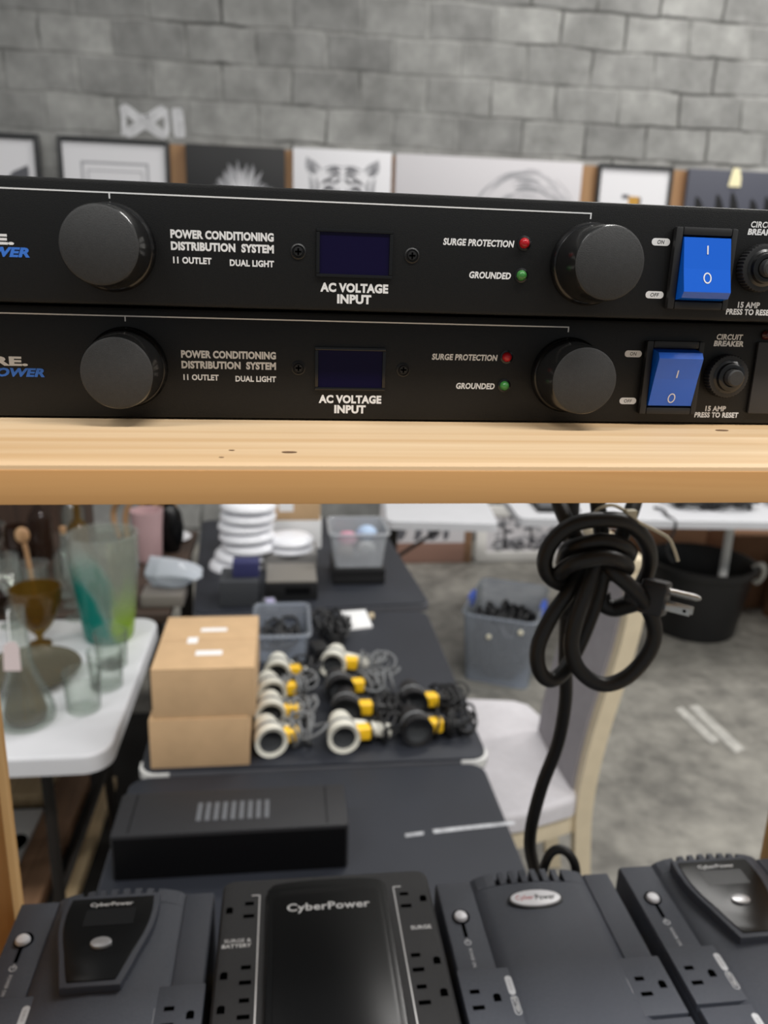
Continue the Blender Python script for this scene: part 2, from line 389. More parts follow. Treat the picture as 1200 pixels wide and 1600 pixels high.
# ================================================================== RACK
ZS = 1.75-.0562                                    # top of the upper shelf board
ZL = 1.166                                         # top of the lower shelf board
rack = thing('storage_rack', 'pine storage rack holding two black power conditioners above four battery backups', 'shelf', (.11, .08, 0))
def RL(p): return V(p)-V((.11, .08, 0))
mb = MB().box(RL((-.36, -.0795, ZS-.0142)), RL((.60, .178, ZS)), .0028, seg=3)
sb = mb.build('shelf_board', 'pine', rack)
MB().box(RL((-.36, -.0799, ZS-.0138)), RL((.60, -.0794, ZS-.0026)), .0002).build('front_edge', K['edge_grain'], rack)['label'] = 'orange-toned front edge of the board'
K['knot'] = mat('dark_wood_knot', (112, 84, 60), .7)
mb = MB()
for px, py, rx in ((452, 706, .0026), (346, 714, .0008), (362, 703, .001), (1128, 672, .003)):
    p = RL(on(px, py, ZS+.00025)); mb.prism(ellipse(p.x, p.y, rx, rx*.45, 12), p.z-.0001, p.z)
mb.build('wood_knot', 'knot', sb)
MB().box(RL((-.36, -.075, ZL-.019)), RL((.60, .236, ZL)), .002).build('shelf_board', 'pine', rack)
for (xa, xb) in ((-.316, -.2275), (.4565, .545)):
    MB().box(RL((xa, .246, 0)), RL((xb, .270, ZS-.0144)), .0015).build('post', 'post', rack)
    MB().box(RL((xa, -.066, 0)), RL((xb, -.0765, ZS-.0144)), .0015).build('post', 'post', rack)
    if xa < 0: MB().box(RL((xa+.01, -.066, ZL-.06)), RL((xa+.028, .2455, ZS-.062)), .001).build('side_panel', 'post', rack)  # unseen board added to keep light off the left battery backup
    MB().box(RL((xa+.03, -.0655, ZS-.06)), RL((xb-.03, .2455, ZS-.0144)), .001).build('cross_bar', 'post', rack)
    MB().box(RL((xa+.03, -.0655, ZL-.065)), RL((xb-.03, .2455, ZL-.0192)), .001).build('cross_bar', 'post', rack)

# ================================================================== POWER CONDITIONERS
H1 = .04445
def conditioner(label, x, y, z, on_state, dz=0, bx=-.0972, px=-.0922):
    t = thing('power_conditioner', label, 'power conditioner', (x, y, z), 0, 'rack power conditioners')
    W0, W1 = -.226, .257
    MB().box((W0, 0, .0004), (W1, .0035, H1-.0004), .0020).build('front_panel', 'panel', t)
    MB().box((W0+.024, .0036, .001), (W1-.024, .24, H1-.0006), .0015).build('chassis', 'chassis', t)
    e = -.00012
    mb = MB()
    mb.box((-.205, e, .0394+dz), (.1182, e+.0002, .0399+dz)).box((-.0631, e, .0376+dz), (-.0626, e+.0002, .0394+dz)).box((.1177, e, .0376+dz), (.1182, e+.0002, .0394+dz))
    mb.build('printed_bracket', 'ink_white', t, smooth=0)
    g = .001
    def lettering(name, lines):
        w = MB()
        for (txt, wd, h, x_, z_, bold, sh, al) in lines: w.text(txt, wd*g, h*g, FT(x_, e, z_), bold=bold, shear=sh, align=al)
        return w.build(name, 'ink_white', t, smooth=0)
    lettering('description_lettering', [('POWER CONDITIONING', 37.7, 3.1, -.0419, .0264, .05, 0, 'L'), ('DISTRIBUTION  SYSTEM', 37.7, 3.1, -.0419, .0222, .05, 0, 'L'),
              ('11 OUTLET', 14, 2.4, -.0413, .0172, .04, 0, 'L'), ('DUAL LIGHT', 16.4, 2.4, -.0042, .0169, .04, 0, 'R')])
    lettering('display_lettering', [('AC VOLTAGE', 26.2, 3.5, .0264, .0091, .05, 0, 'C'), ('INPUT', 13.2, 3.5, .0264, .0049, .05, 0, 'C')])
    lettering('surge_lettering', [('SURGE PROTECTION', 28, 2.6, .0882, .0273, .04, .12, 'R')])
    lettering('ground_lettering', [('GROUNDED', 16.7, 2.6, .0878, .0154, .04, .12, 'R')])
    lettering('breaker_lettering', [('CIRCUIT', 12, 2.4, .1905, .0382, .03, .1, 'C'), ('BREAKER', 13.8, 2.4, .1905, .0354, .05, .1, 'C')])
    lettering('reset_lettering', [('15 AMP', 9.6, 2.4, .1888, .0071, .04, 0, 'C'), ('PRESS TO RESET', 20.6, 2.4, .1896, .0043, .04, 0, 'C')])
    lettering('brand_lettering', [('LIVEWIRE.', 45, 3.7, bx, .0223, .05, 0, 'R')])
    MB().text('PURE POWER', 38*g, 3.5*g, FT(px, e, .0180), bold=.05, shear=.25, align='R').build('blue_lettering', 'ink_blue', t, smooth=0)
    for zc, s in ((.0302, 'ON'), (.0100, 'OFF')):
        p = MB().prism(rrect(-.0038, -.0014, .0038, .0014, .00138), 0, .00015, T=FT(.1477, -.00002, zc)).build('switch_mark', 'ink_white', t, smooth=0)
        MB().text(s, (2.9 if s == 'ON' else 3.6)*g, 1.5*g, FT(.1477, -.00022, zc), bold=.01, shear=.15).build('lettering', 'ink_black', p, smooth=0)
    for kx in (-.0630, .1190):
        A = M4.Translation((kx, 0, .0208)) @ M4.Rotation(pi/2, 4, 'X')
        b = MB().lathe([(0, .0), (.0158, 0), (.0158, .0016), (.0150, .003), (.0146, .0034), (0, .0036)], T=A, seg=64).build('knob_ring', 'gloss_black', t)
        MB().lathe([(.0146, .0030), (.0146, .006), (.0136, .0205), (.0132, .0214)], T=A, seg=64).lathe([(.0132, .0214), (.0124, .0219), (0, .0221)], T=A, seg=64, mi=1).build('light_knob', ['knob_side', 'rubber'], t)
    # voltage display
    fr = MB()
    x0, x1, z0, z1 = .0116, .0408, .0128, .0304
    for a, b in (((x0, -.0012, z0), (x1, 0, z0+.0013)), ((x0, -.0012, z1-.0013), (x1, 0, z1)), ((x0, -.0012, z0+.0013), (x0+.0014, 0, z1-.0013)), ((x1-.0014, -.0012, z0+.0013), (x1, 0, z1-.0013))):
        fr.box(a, b, .0004)
    d = fr.build('voltage_display', 'gloss_black', t)
    MB().box((x0+.0014, -.0005, z0+.0013), (x1-.0014, -.0002, z1-.0013)).build('display_window', 'screen', d, smooth=0)
    for sx in (.0049, .0483):
        A = FT(sx, 0, .0217)
        s_ = MB().lathe([(.0029, 0), (.0029, .0003), (.0024, .0006), (.0023, .0001), (.0019, .0002), (.0016, .0009), (0, .0010)], T=A, seg=24).build('screw', 'chassis', t)
        MB().box((-.0012, -.0003, .0010), (.0012, .0003, .0011), T=A).box((-.0003, -.0012, .0010), (.0003, .0012, .0011), T=A).build('screw_slot', 'slot', s_, smooth=0)
    for lz, lx, c in ((.0278, .0921, 'led_red'), (.0158, .0919, 'led_green')):
        l = MB().lathe([(.0020, 0), (.0020, .0008), (.0017, .0019), (.0009, .0027), (0, .0029)], T=FT(lx, 0, lz), seg=24).build('indicator_light', c, t)
        l['label'] = 'red indicator light' if c == 'led_red' else 'green indicator light'
        MB().lathe([(.0021, 0), (.0028, 0), (.0028, .0003), (.0021, .0006)], T=FT(lx, 0, lz), seg=24).build('light_collar', 'gloss_black', l)
    # rocker switch
    cx, cz = .1655, .0204
    sw = thing_part('power_switch', t, (0, 0, 0))
    fr = MB()
    fr.box((cx-.0132, -.0030, cz-.0157), (cx-.0102, 0, cz+.0157), .0008).box((cx+.0102, -.0030, cz-.0157), (cx+.0127, 0, cz+.0157), .0008)
    fr.box((cx-.0102, -.0030, cz+.0126), (cx+.0102, 0, cz+.0157), .0008).box((cx-.0102, -.0030, cz-.0157), (cx+.0102, 0, cz-.0126), .0008)
    fr.build('switch_frame', 'black_matte', sw)
    s = 1 if on_state else -1
    prof = [(0, -.0124), (.0072, -.0112), (.0086, -.0088), (.0060, .0), (.0032, .0118), (0, .0124)]
    poly = [(d_, z_*s) for d_, z_ in prof]
    # polygon in (depth, z), extruded along x
    A = M4(((0, 0, 1, cx), (-1, 0, 0, 0), (0, 1, 0, cz), (0, 0, 0, 1)))
    rk = MB().prism(poly, -.0098, .0098, T=A).build('rocker', 'rocker', sw, smooth=0)
    mk = MB()
    def face_T(zc):
        z_ = zc*s
        for (d0, a0), (d1, a1) in zip(prof, prof[1:]):
            if a0 <= z_ <= a1:
                k = (z_-a0)/(a1-a0); dep = d0+(d1-d0)*k; sl = math.atan2((d1-d0)*s, (a1-a0)) ; break
        return FT(cx, -dep-.00015, cz+zc) @ M4.Rotation(sl, 4, 'X')
    mk.box((-.00028, -.0017, 0), (.00028, .0017, .00005), T=face_T(.0072 if on_state else .0022))
    T = face_T(-.0034 if on_state else -.0084)
    ring = ellipse(0, 0, .0017, .0022, 28); rin = ellipse(0, 0, .0012, .0017, 28)
    for k in range(28):
        a = [ring[k], ring[(k+1) % 28], rin[(k+1) % 28], rin[k]]
        mk.quad([T @ V((p[0], p[1], 0)) for p in a])
    mk.build('rocker_mark', 'ink_white', rk, smooth=0)
    # breaker
    A = FT(.1903, 0, .0216)
    br = thing_part('circuit_breaker', t, (0, 0, 0))
    n = 40
    poly = []
    for k in range(n*2):
        r = .0094 if k % 2 else .0090
        poly.append((r*cos(pi*k/n), r*sin(pi*k/n)))
    MB().prism(poly, 0, .0045, .0008, T=A).build('nut', 'black_matte', br)
    MB().lathe([(.0072, .0046), (.0062, .0052), (.0058, .0066), (.0048, .0072), (.0040, .0072), (.0039, .0050)], T=A, seg=40).build('bushing', 'gloss_black', br)
    MB().lathe([(.0036, .0048), (.0036, .0100), (.0030, .0106), (0, .0107)], T=A, seg=32).build('reset_button', 'rubber', br)
    # front outlet
    ou = MB().box((.2035, -.0016, .0052), (.2440, 0, .0366), .0008).build('front_outlet', 'grey_dark', t)
    MB().box((.2155, -.0018, .0225), (.2215, -.0016, .0245)).box((.2155, -.0018, .0150), (.2225, -.0016, .0170)).prism(rrect(-.0024, -.0024, .0024, .0024, .002), 0, .0002, T=FT(.232, -.0016, .0198)).build('outlet_slot', 'slot', ou, smooth=0)
    MB().lathe([(.0021, 0), (.0021, .0008), (.0010, .0022), (0, .0024)], T=FT(.2070, 0, .0395), seg=20).build('indicator_light', 'led_dim', t)['label'] = 'dark red indicator light'
    return t
def thing_part(name, parent, loc):
    o = bpy.data.objects.new(name, None); COL.objects.link(o); o.parent = parent; o.location = loc; o.empty_display_size = .01
    return o
K['grey_dark'] = mat('dark_grey_plastic', (44, 44, 46), .45)
K['led_dim'] = mat('dark_red_lens', (58, 14, 18), .2)
conditioner('black rack power conditioner on top, rocker switch pressed in at its upper end', 0, -.0143, ZS+H1+.0006, True)
conditioner('black rack power conditioner resting on the pine board, beneath the other one', .0003, 0, ZS+.0002, False, .0010, -.1010, -.0950)

# ================================================================== BATTERY BACKUPS
HT = .084; DU = .275
def outlet_slots(mb, x, y, z, ground_right=True, s=1.0):
    g = 1 if ground_right else -1
    mb.box((x-.0095*g-.0036*s, y+.0042, z-.001), (x-.0095*g+.0036*s, y+.0076, z+.0002))
    mb.box((x-.0095*g-.0044*s, y-.0092, z-.001), (x-.0095*g+.0044*s, y-.0058, z+.0002))
    poly = [(-.003, -.003), (.0025, -.003), (.0025, .0022), (.001, .0035), (-.0015, .0035), (-.003, .0018)]
    mb.prism([(p[0]+x+.006*g, p[1]+y-.0005) for p in poly], z-.001, z+.0002)
CROWN = [(-.0475, 0), (-.044, .003), (-.036, .006), (-.020, .0088), (0, .0098), (.020, .0092), (.040, .0068), (.050, .0036), (.0545, 0)]
def crown(x):
    for (a, b), (c, d) in zip(CROWN, CROWN[1:]):
        if a <= x <= c: return b+(d-b)*(x-a)/(c-a)
    return 0
def pill(mb_fill, mb_line, x, y, L, z, outline=False):
    """pill running along y"""
    if not outline: mb_fill.prism(rrect(x-.0026, y-L/2, x+.0026, y+L/2, .0025), z, z+.00015)
    else:
        P = rrect(x-.0026, y-L/2, x+.0026, y+L/2, .0025); Q = rrect(x-.0020, y-L/2+.0006, x+.0020, y+L/2-.0006, .0019)
        n = len(P)
        for k in range(n): mb_fill.quad([(P[k][0], P[k][1], z+.0001), (P[(k+1) % n][0], P[(k+1) % n][1], z+.0001), (Q[(k+1) % n][0], Q[(k+1) % n][1], z+.0001), (Q[k][0], Q[k][1], z+.0001)])
def ups_common(t, fancy):
    z = HT
    mb = MB().box((-.0785, -DU, .004), (.0785, 0, z-.0015), .002)
    mb.box((-.0775, -.094, z-.004), (-.0475, -.001, z), .0008).box((.0550, -.094, z-.004), (.0775, -.001, z), .0008)
    # crowned centre: loft along y, starting behind the vent ribs
    t2 = bmesh.new(); rows = []
    for y, k in ((-.0150, .95), (-.019, 1.0), (-.030, 1.0), (-DU, 1.0)):
        rows.append([t2.verts.new((x, y, z-.001+h*k)) for x, h in CROWN])
    base = [t2.verts.new((x, -.0150, z-.006)) for x, h in CROWN]
    rows.insert(0, base)
    for A, B in zip(rows, rows[1:]):
        for k in range(len(CROWN)-1): t2.faces.new((A[k], A[k+1], B[k+1], B[k]))
    bmesh.ops.recalc_face_normals(t2, faces=t2.faces[:])
    if sum(f.normal.z for f in t2.faces) < 0: bmesh.ops.reverse_faces(t2, faces=t2.faces[:])
    mb.add(t2)
    mb.build('body', 'ups', t)
    # ribs of the rear vent with gaps between them
    rb = MB(); xs = [-.0475, -.026, -.0165, -.007, .0025, .012, .0215, .031, .0545]
    for a, b in zip(xs, xs[1:]):
        a2 = a if a == xs[0] else a+.0022; b2 = b if b == xs[-1] else b-.0022
        pts = []
        n = 5
        for k in range(n+1):
            x = a2+(b2-a2)*k/n; pts.append((x, z-.001+crown(x)*1.0))
        poly = [(a2, z-.006)]+pts+[(b2, z-.006)]
        rb.prism([(p[0], p[1]) for p in poly[::-1]], 0, .0146, T=M4(((1, 0, 0, 0), (0, 0, -1, -.0004), (0, 1, 0, 0), (0, 0, 0, 1))))
    rb.build('rear_vent', 'ups', t, smooth=0)
    MB().box((-.028, -.0149, z-.0016), (.033, -.0006, z-.0008)).build('vent_gap', 'slot', t, smooth=0)
    # outlet covers left and right
    for k in range(3):
        y1 = -.0955-.0535*k; y0 = y1-.0505
        for sx in (-1, 1):
            xa, xb = (-.0795, -.0370) if sx < 0 else (.0370, .0800)
            c = MB().box((xa, y0, z-.004), (xb, y1, z+.0035), .0007).build('outlet_cover', 'ups', t)
            o = MB(); outlet_slots(o, -.0605 if sx < 0 else .0660, (y0+y1)/2, z+.0035)
            o.build('outlet', 'slot', c, smooth=0)
            p = MB(); yc = (y0+y1)/2
            if sx < 0: pill(p, None, -.0425, yc+.009, .0165, z+.0036); pill(p, None, -.0425, yc-.0080, .0160, z+.0036, True)
            else: pill(p, None, .0440, yc+.0005, .0165, z+.0036)
            ink = p.build('outlet_mark', 'ink_grey_light', c, smooth=0)
            l = MB()
            if sx < 0:
                l.text('BATTERY', .0125, .0026, TT(-.0425, yc-.0080, z+.0039, -pi/2), bold=.01)
                l.build('white_lettering', 'ink_white', c, smooth=0)
                MB().text('SURGE', .009, .0022, TT(-.0425, yc+.009, z+.0039, -pi/2), bold=.0).build('grey_lettering', 'ink_grey', c, smooth=0)
            else: l.text('SURGE', .009, .0022, TT(.0440, yc+.0005, z+.0039, -pi/2), bold=.0).build('grey_lettering', 'ink_grey', c, smooth=0)
    # power button on the left strip
    bx, by = -.0640, -.040
    pb = MB().lathe([(.0072, 0), (.0070, .0012), (.0060, .0012), (.0056, .0001)], c=(bx, by, z), seg=32).build('button_recess', 'slot', t)
    MB().lathe([(.0055, 0), (.0055, .0022), (.0046, .0036), (.002, .0042), (0, .0043)], c=(bx-.0005, by-.0012, z), seg=32).build('power_button', 'button', t)
    MB().box((bx-.0014, by-.021, z-.001), (bx+.0014, by-.006, z+.0003)).build('button_slot', 'slot', t, smooth=0)
    ic = MB(); R_, r_ = .0028, .0020
    for k in range(16):
        a, b = radians(110+20*k), radians(130+20*k)
        ic.quad([(bx+R_*cos(q), by-.0265+R_*sin(q), z+.0002) for q in (a, b)] + [(bx+r_*cos(q), by-.0265+r_*sin(q), z+.0002) for q in (b, a)])
    ic.box((bx-.0004, by-.0268, z+.0001), (bx+.0004, by-.0228, z+.00025))
    ic.text('POWER ON', .018, .0026, TT(bx+.0003, by-.0415, z+.0002, -pi/2), bold=.01)
    ic.build('power_mark', 'ink_grey_light', t, smooth=0)
K['ink_grey_light'] = mat('light_grey_print', (196, 198, 202), .5)
def shield(s, y0=-.0125, y1=-.101):
    L = []
    for k in range(11):
        u = k/10; hw = .0360+.0022*sin(pi*min(1, u*1.5))-.0150*u**1.9
        L.append((hw-s, y0-s+(y1-y0+2*s)*u))
    return [(x, y) for x, y in L] + [(-x, y) for x, y in L[::-1]]
def ups_lcd(label, x, y):
    t = thing('battery_backup', label, 'battery backup', (x, y, ZL+.0002), 0, 'battery backups on the lower shelf')
    ups_common(t, True)
    z = HT
    MB().prism(shield(0)[::-1], z+.002, z+.0142, .0016).build('display_hood', 'ups', t)
    sc = MB().prism(shield(.0042)[::-1], z+.0138, z+.0150, .0005).build('display_panel', 'ups_gloss', t)
    z2 = z+.0151
    MB().text('CyberPower', .033, .0052, TT(0, -.0245, z2+.0001), bold=.02).build('white_lettering', 'ink_white', sc, smooth=0)
    MB().prism(rrect(-.018, -.046, .020, -.029, .001), z2-.0002, z2+.00012).build('display_screen', 'screen_dim', sc, smooth=0)
    MB().prism(ellipse(0, -.064, .0078, .0052), z2-.0002, z2+.0020, .0009).build('oval_button', 'silver', sc)
    return t
K['screen_dim'] = mat('dim_grey_display', (34, 35, 37), .2)
UY = .2385
u1 = ups_lcd('battery backup at far left by the pine post, oval silver button below its dark screen', -.1400, UY)
u4 = copy_tree(u1); u4.location = (.3745, UY, ZL+.0002); u4['label'] = 'battery backup at far right, slightly cut off, with domed dark screen and oval silver button'
# plain one with oval badge
t = thing('battery_backup', 'battery backup with a white oval badge on its bare domed top', 'battery backup', (.2055, UY-.006, ZL+.0002), 0, 'battery backups on the lower shelf')
ups_common(t, False)
zb = HT+.0086
b = MB().prism(ellipse(.0, -.0355, .0215, .0088), zb-.003, zb+.0022, .0008).build('badge', 'button', t)
MB().prism(ellipse(.0, -.0355, .0235, .0103), zb-.003, zb+.0009, .0006).build('badge_rim', 'black_matte', t)
MB().text('Cyber', .0155, .0062, TT(-.0092, -.0358, zb+.0024), bold=.0, shear=.1).build('red_lettering', 'ink_red', b, smooth=0)
MB().text('Power', .0170, .0062, TT(.0080, -.0356, zb+.0024), bold=.015, shear=.1).build('black_lettering', 'ink_black', b, smooth=0)
P = [(.0215, .006, .030), (.022, .012, .070), (.030, .016, .094), (.042, .014, .098), (.052, .010, .084), (.056, .012, .050), (.058, .014, .012)]
MB().tube(P, .0042, 12).build('mains_lead', 'cord', t)
# wide one with gloss panel
t = thing('battery_backup', 'widest battery backup, with glossy black centre panel between white bracket lines', 'battery backup', (.0328, .2425, ZL+.0002), 0, 'battery backups on the lower shelf')
hw = .0873; HB = HT; HT = .0915
body = MB()
body.prism(rrect(-hw, -.29, hw, 0, .010, 6), .003, HT, .005, seg=3).build('body', 'ups2', t)
fr = MB()
arch = lambda w, y0, yb, k: [(-w, yb), (w, yb)] + [(w, y0-.008), (w-.004, y0-.002)] + [(w*cos(a)*.9, y0-.002+k*sin(a)) for a in [radians(x) for x in range(20, 161, 20)]] + [(-w+.004, y0-.002), (-w, y0-.008)]
fr.prism(arch(.0495, -.012, -.27, .004), HT-.002, HT+.0045, .0022, seg=3).build('panel_frame', 'gloss_black', t)
pn = MB().prism(arch(.0440, -.0235, -.262, .0035), HT+.002, HT+.0056, .0006).build('display_panel', 'ups_gloss', t)
MB().text('CyberPower', .0670, .0105, TT(0, -.0435, HT+.0058), bold=.02).build('white_lettering', 'ink_white', pn, smooth=0)
ln = MB(); z = HT+.0002
for s in (-1, 1):
    xx = .0560*s
    ln.box((xx-.0005, -.265, z-.0003), (xx+.0005, -.020, z)).box((min(xx, xx+.0065*s), -.0205, z-.0003), (max(xx, xx+.0065*s), -.0195, z))
ln.text('SURGE &', .0205, .0036, TT(-.0715, -.0665, z), bold=.01).text('BATTERY', .0225, .0036, TT(-.0720, -.0715, z), bold=.03)
ln.text('SURGE', .0165, .0040, TT(.0725, -.0655, z), bold=.03)
ln.build('white_lettering', 'ink_white', t, smooth=0)
for s in (-1, 1):
    for yy in (-.0345, -.098, -.1265, -.176, -.206, -.236):
        o = MB(); outlet_slots(o, .0735*s, yy, HT, s > 0); o.build('outlet', 'slot', t, smooth=0)
HT = HB

# ================================================================== CORDS BEHIND THE SHELF
CY = .214
def kz(zx, zy, dy=0): return at(800+zx/3, 780+zy/3, CY+dy)     # points measured on the knot
t = thing('knotted_extension_lead', 'thick black power cord tied in a knot, three-prong plug at its right', 'power cord', at(915, 900, CY))  # a power conditioner's own cord, built as a separate object
base = at(915, 900, CY)
def rel(P): return [V(p)-base for p in P]
cr = .0060
mb = MB()
# strands coming down from the back of the units
top = V((0, .045, .03))
mb.tube(rel([kz(215, -60, .03), kz(222, 20, .022), kz(262, 115, .012), kz(300, 190, .008), kz(330, 260, .01)]), cr, 14)
mb.tube(rel([kz(400, -60, .02), kz(402, 20, .014), kz(415, 130, .014), kz(425, 220, .016), kz(420, 320, .012)]), cr, 14)
mb.tube(rel([kz(590, -60, .03), kz(572, 20, .024), kz(540, 110, .018), kz(505, 200, .016), kz(470, 300, .014)]), cr, 14)
# big loop over the top
mb.tube(rel([kz(330, 330, .016), kz(262, 398, .006), kz(185, 372, .0), kz(152, 300, -.004), kz(185, 205, -.008), kz(280, 122, -.012), kz(420, 95, -.014), kz(545, 112, -.01), kz(628, 200, 0), kz(645, 300, .012), kz(610, 395, .02), kz(560, 470, .022), kz(480, 505, .02), kz(430, 480, .016)]), cr, 14)
# two wraps
mb.tube(rel([kz(240, 300, .016), kz(262, 235, .0), kz(330, 212, -.012), kz(430, 196, -.016), kz(520, 220, -.012), kz(550, 255, 0), kz(500, 300, .014), kz(380, 310, .018), kz(260, 330, .01), kz(225, 345, -.006), kz(290, 300, -.020), kz(420, 270, -.024), kz(510, 290, -.02), kz(538, 325, -.008), kz(480, 350, .006), kz(400, 345, .014)]), cr, 14)
# left teardrop loop
mb.tube(rel([kz(330, 330, .006), kz(270, 430, -.004), kz(185, 550, -.008), kz(122, 690, -.010), kz(128, 800, -.010), kz(180, 848, -.008), kz(248, 800, -.002), kz(310, 690, .008), kz(365, 560, .012), kz(410, 430, .012), kz(430, 330, .008)]), cr, 14)
# right big loop
mb.tube(rel([kz(395, 300, -.008), kz(345, 430, -.014), kz(300, 560, -.018), kz(278, 690, -.018), kz(315, 800, -.018), kz(420, 868, -.018), kz(540, 832, -.016), kz(640, 720, -.014), kz(668, 610, -.014), kz(625, 490, -.016), kz(545, 400, -.018), kz(480, 345, -.016), kz(440, 300, -.008)]), cr, 14)
# tail to the plug
mb.tube(rel([kz(420, 440, .018), kz(430, 490, .016), kz(480, 512, .012), kz(540, 498, .006), kz(600, 480, .0), kz(640, 470, 0)]), cr*1.15, 14)
mb.build('cord', 'cord', t)
# plug
p0 = V(kz(585, 440, -.002)); p1 = V(kz(728, 474, -.016)); ax = (p1-p0).normalized()
upv = V((0.0, .35, 1)); upv = (upv-ax*upv.dot(ax)).normalized(); sd = ax.cross(upv)
def PT(o): return M4(((ax.x, sd.x, upv.x, o.x), (ax.y, sd.y, upv.y, o.y), (ax.z, sd.z, upv.z, o.z), (0, 0, 0, 1)))
T = PT(p0-base); L = (p1-p0).length
pl = MB().box((.004, -.0135, -.0130), (L, .0135, .0135), .003, T=T).box((-.008, -.008, -.008), (.010, .008, .008), .003, T=T).build('plug', 'plug_black', t)
K_ = MB(); K_.box((L, -.009, -.0072), (L+.0185, -.0075, -.0010), .0004, T=T).box((L, .0075, -.0072), (L+.0185, .009, -.0010), .0004, T=T)
K_.lathe([(0, 0), (.0024, 0), (.0024, .020), (.0012, .0228), (0, .023)], T=T @ M4.Translation((L, 0, .0068)) @ M4.Rotation(pi/2, 4, 'Y'), seg=16)
pr = K_.build('prong', 'chrome', pl)
MB().cyl(T @ V((L+.0145, -.0093, -.0041)), T @ V((L+.0145, -.0072, -.0041)), .0013, seg=12).cyl(T @ V((L+.0145, .0072, -.0041)), T @ V((L+.0145, .0093, -.0041)), .0013, seg=12).build('prong_hole', 'slot', pl)
# cream tie
tie = MB().tube(rel([kz(385, 70, .004), kz(410, 44, -.008), kz(470, 28, -.012), kz(530, 55, -.006), kz(556, 78, -.010), kz(600, 110, -.012), kz(680, 150, -.012), kz(735, 185, -.014), kz(760, 235, -.014), kz(778, 290, -.014)]), .0013, 8)
tie.box(V(kz(556, 74, -.010))-base-V((.004, .003, .004)), V(kz(556, 74, -.010))-base+V((.004, .003, .004)), .001)
tie.build('cable_tie', 'tie', t)
# second cord hanging straight down
pts = [kz(262, 440, .03), kz(255, 560, .034), at(883, 1030, .252), at(884, 1090, .256), at(872, 1160, .26), at(846, 1230, .262), at(829, 1300, .264), at(832, 1345, .268), at(850, 1400, .275), at(866, 1440, .285)]
pts = [V((pts[0].x, .262, ZS-.03)), V((pts[0].x+.002, .262, ZS-.08))] + pts
mb = MB().tube([V((pts[0].x-.005, .262, ZS+.012))]+pts, .0058, 14)
tag(mb.build('hanging_lead', 'cord', loc=(0, 0, 0)), 'black power cord hanging straight down from the knot to behind the badged battery backup', 'power cord')

# ================================================================== BLACK TABLES
TZ = .75
def black_table(label, x0, x1, y0, y1, z, rz=0):
    t = thing('folding_table', label, 'table', ((x0+x1)/2, (y0+y1)/2, 0), rz, 'black folding tables')
    hx, hy = (x1-x0)/2, (y1-y0)/2
    MB().prism(rrect(-hx, -hy, hx, hy, .035), z-.006, z, .002).build('tabletop', 'table_black', t)
    MB().prism(rrect(-hx-.004, -hy-.004, hx+.004, hy+.004, .03), z-.030, z-.0062, .004).build('table_rim', 'rim', t)
    for sx in (-1, 1):
        cap = [(sx*(hx+.0055), -hy+.045), (sx*(hx+.0055), -hy+.022), (sx*(hx-.005), -hy+.002), (sx*(hx-.022), -hy-.0055), (sx*(hx-.06), -hy-.0055), (sx*(hx-.06), -hy+.0), (sx*(hx-.02), -hy+.012), (sx*(hx-.004), -hy+.045)]
        if rz == 0: MB().prism(cap if sx < 0 else cap[::-1], z-.026, z-.0058).build('corner_cap', 'offwhite', t)['label'] = 'off-white corner cap'
        for sy in (-1, 1):
            MB().tube([(sx*(hx-.06), sy*(hy-.06), z-.03), (sx*(hx-.04), sy*(hy-.05), .0)], .012, 10).build('leg', 'dark_metal', t)
    return t
K['rim'] = mat('dark_table_edge', (74, 75, 80), .5, var=.1, scale=12)
ta = black_table('black folding table nearest the pine rack, with a worn pale line across it', -.320, .424, .36, 1.150, TZ-.004)
tb = black_table('black folding table in the middle of the row, carrying barcode scanners and boxes', -.307, .441, 1.166, 1.978, TZ)
tc_ = black_table('black folding table at the far end, under white bowls and clear bins', -.322, .429, 2.017, 3.017, TZ+.002, radians(4))
K['worn'] = mat('worn_pale_edge', (168, 170, 174), .7, var=.25, scale=60)
mb = MB()
for p in (((633, 1303), (662, 1299), (662, 1304), (634, 1308)), ((676, 1296), (804, 1283), (804, 1288), (678, 1302))):
    mb.quad([V(on(a, b, TZ-.0036))-ta.location for a, b in p])
mb.build('worn_line', 'worn', ta, smooth=0)
# long black box on the near table
x0, x1, y0, y1, z0, z1 = -.300, .107, .850, .968, TZ-.0038, TZ+.088
t = thing('battery_backup', 'long black battery backup lying on its side on the near black table', 'battery backup', ((x0+x1)/2, (y0+y1)/2, z0))
hx, hy, hz = (x1-x0)/2, (y1-y0)/2, z1-z0
MB().box((-hx, -hy, 0), (hx, hy, hz), .006).build('body', 'tower', t)
MB().box((-hx+.005, -hy-.0015, .004), (hx-.005, -hy+.002, hz-.007), .0015).build('front_panel', mat('deep_black_panel', (7, 7, 9), .5, spec=.15), t)['label'] = 'deep black smooth panel'
g = MB()
for k in range(9):
    xx = -.063+.0148*k; g.box((xx, -.030, hz-.001), (xx+.0085, .020, hz+.0012), .0008)
g.build('vent_rib', 'grey_plastic', t)
g = MB()
for xx in (-.175, .165): g.box((xx, -hy+.006, hz-.001), (xx+.0015, hy-.006, hz+.0003))
g.build('seam', 'slot', t, smooth=0)

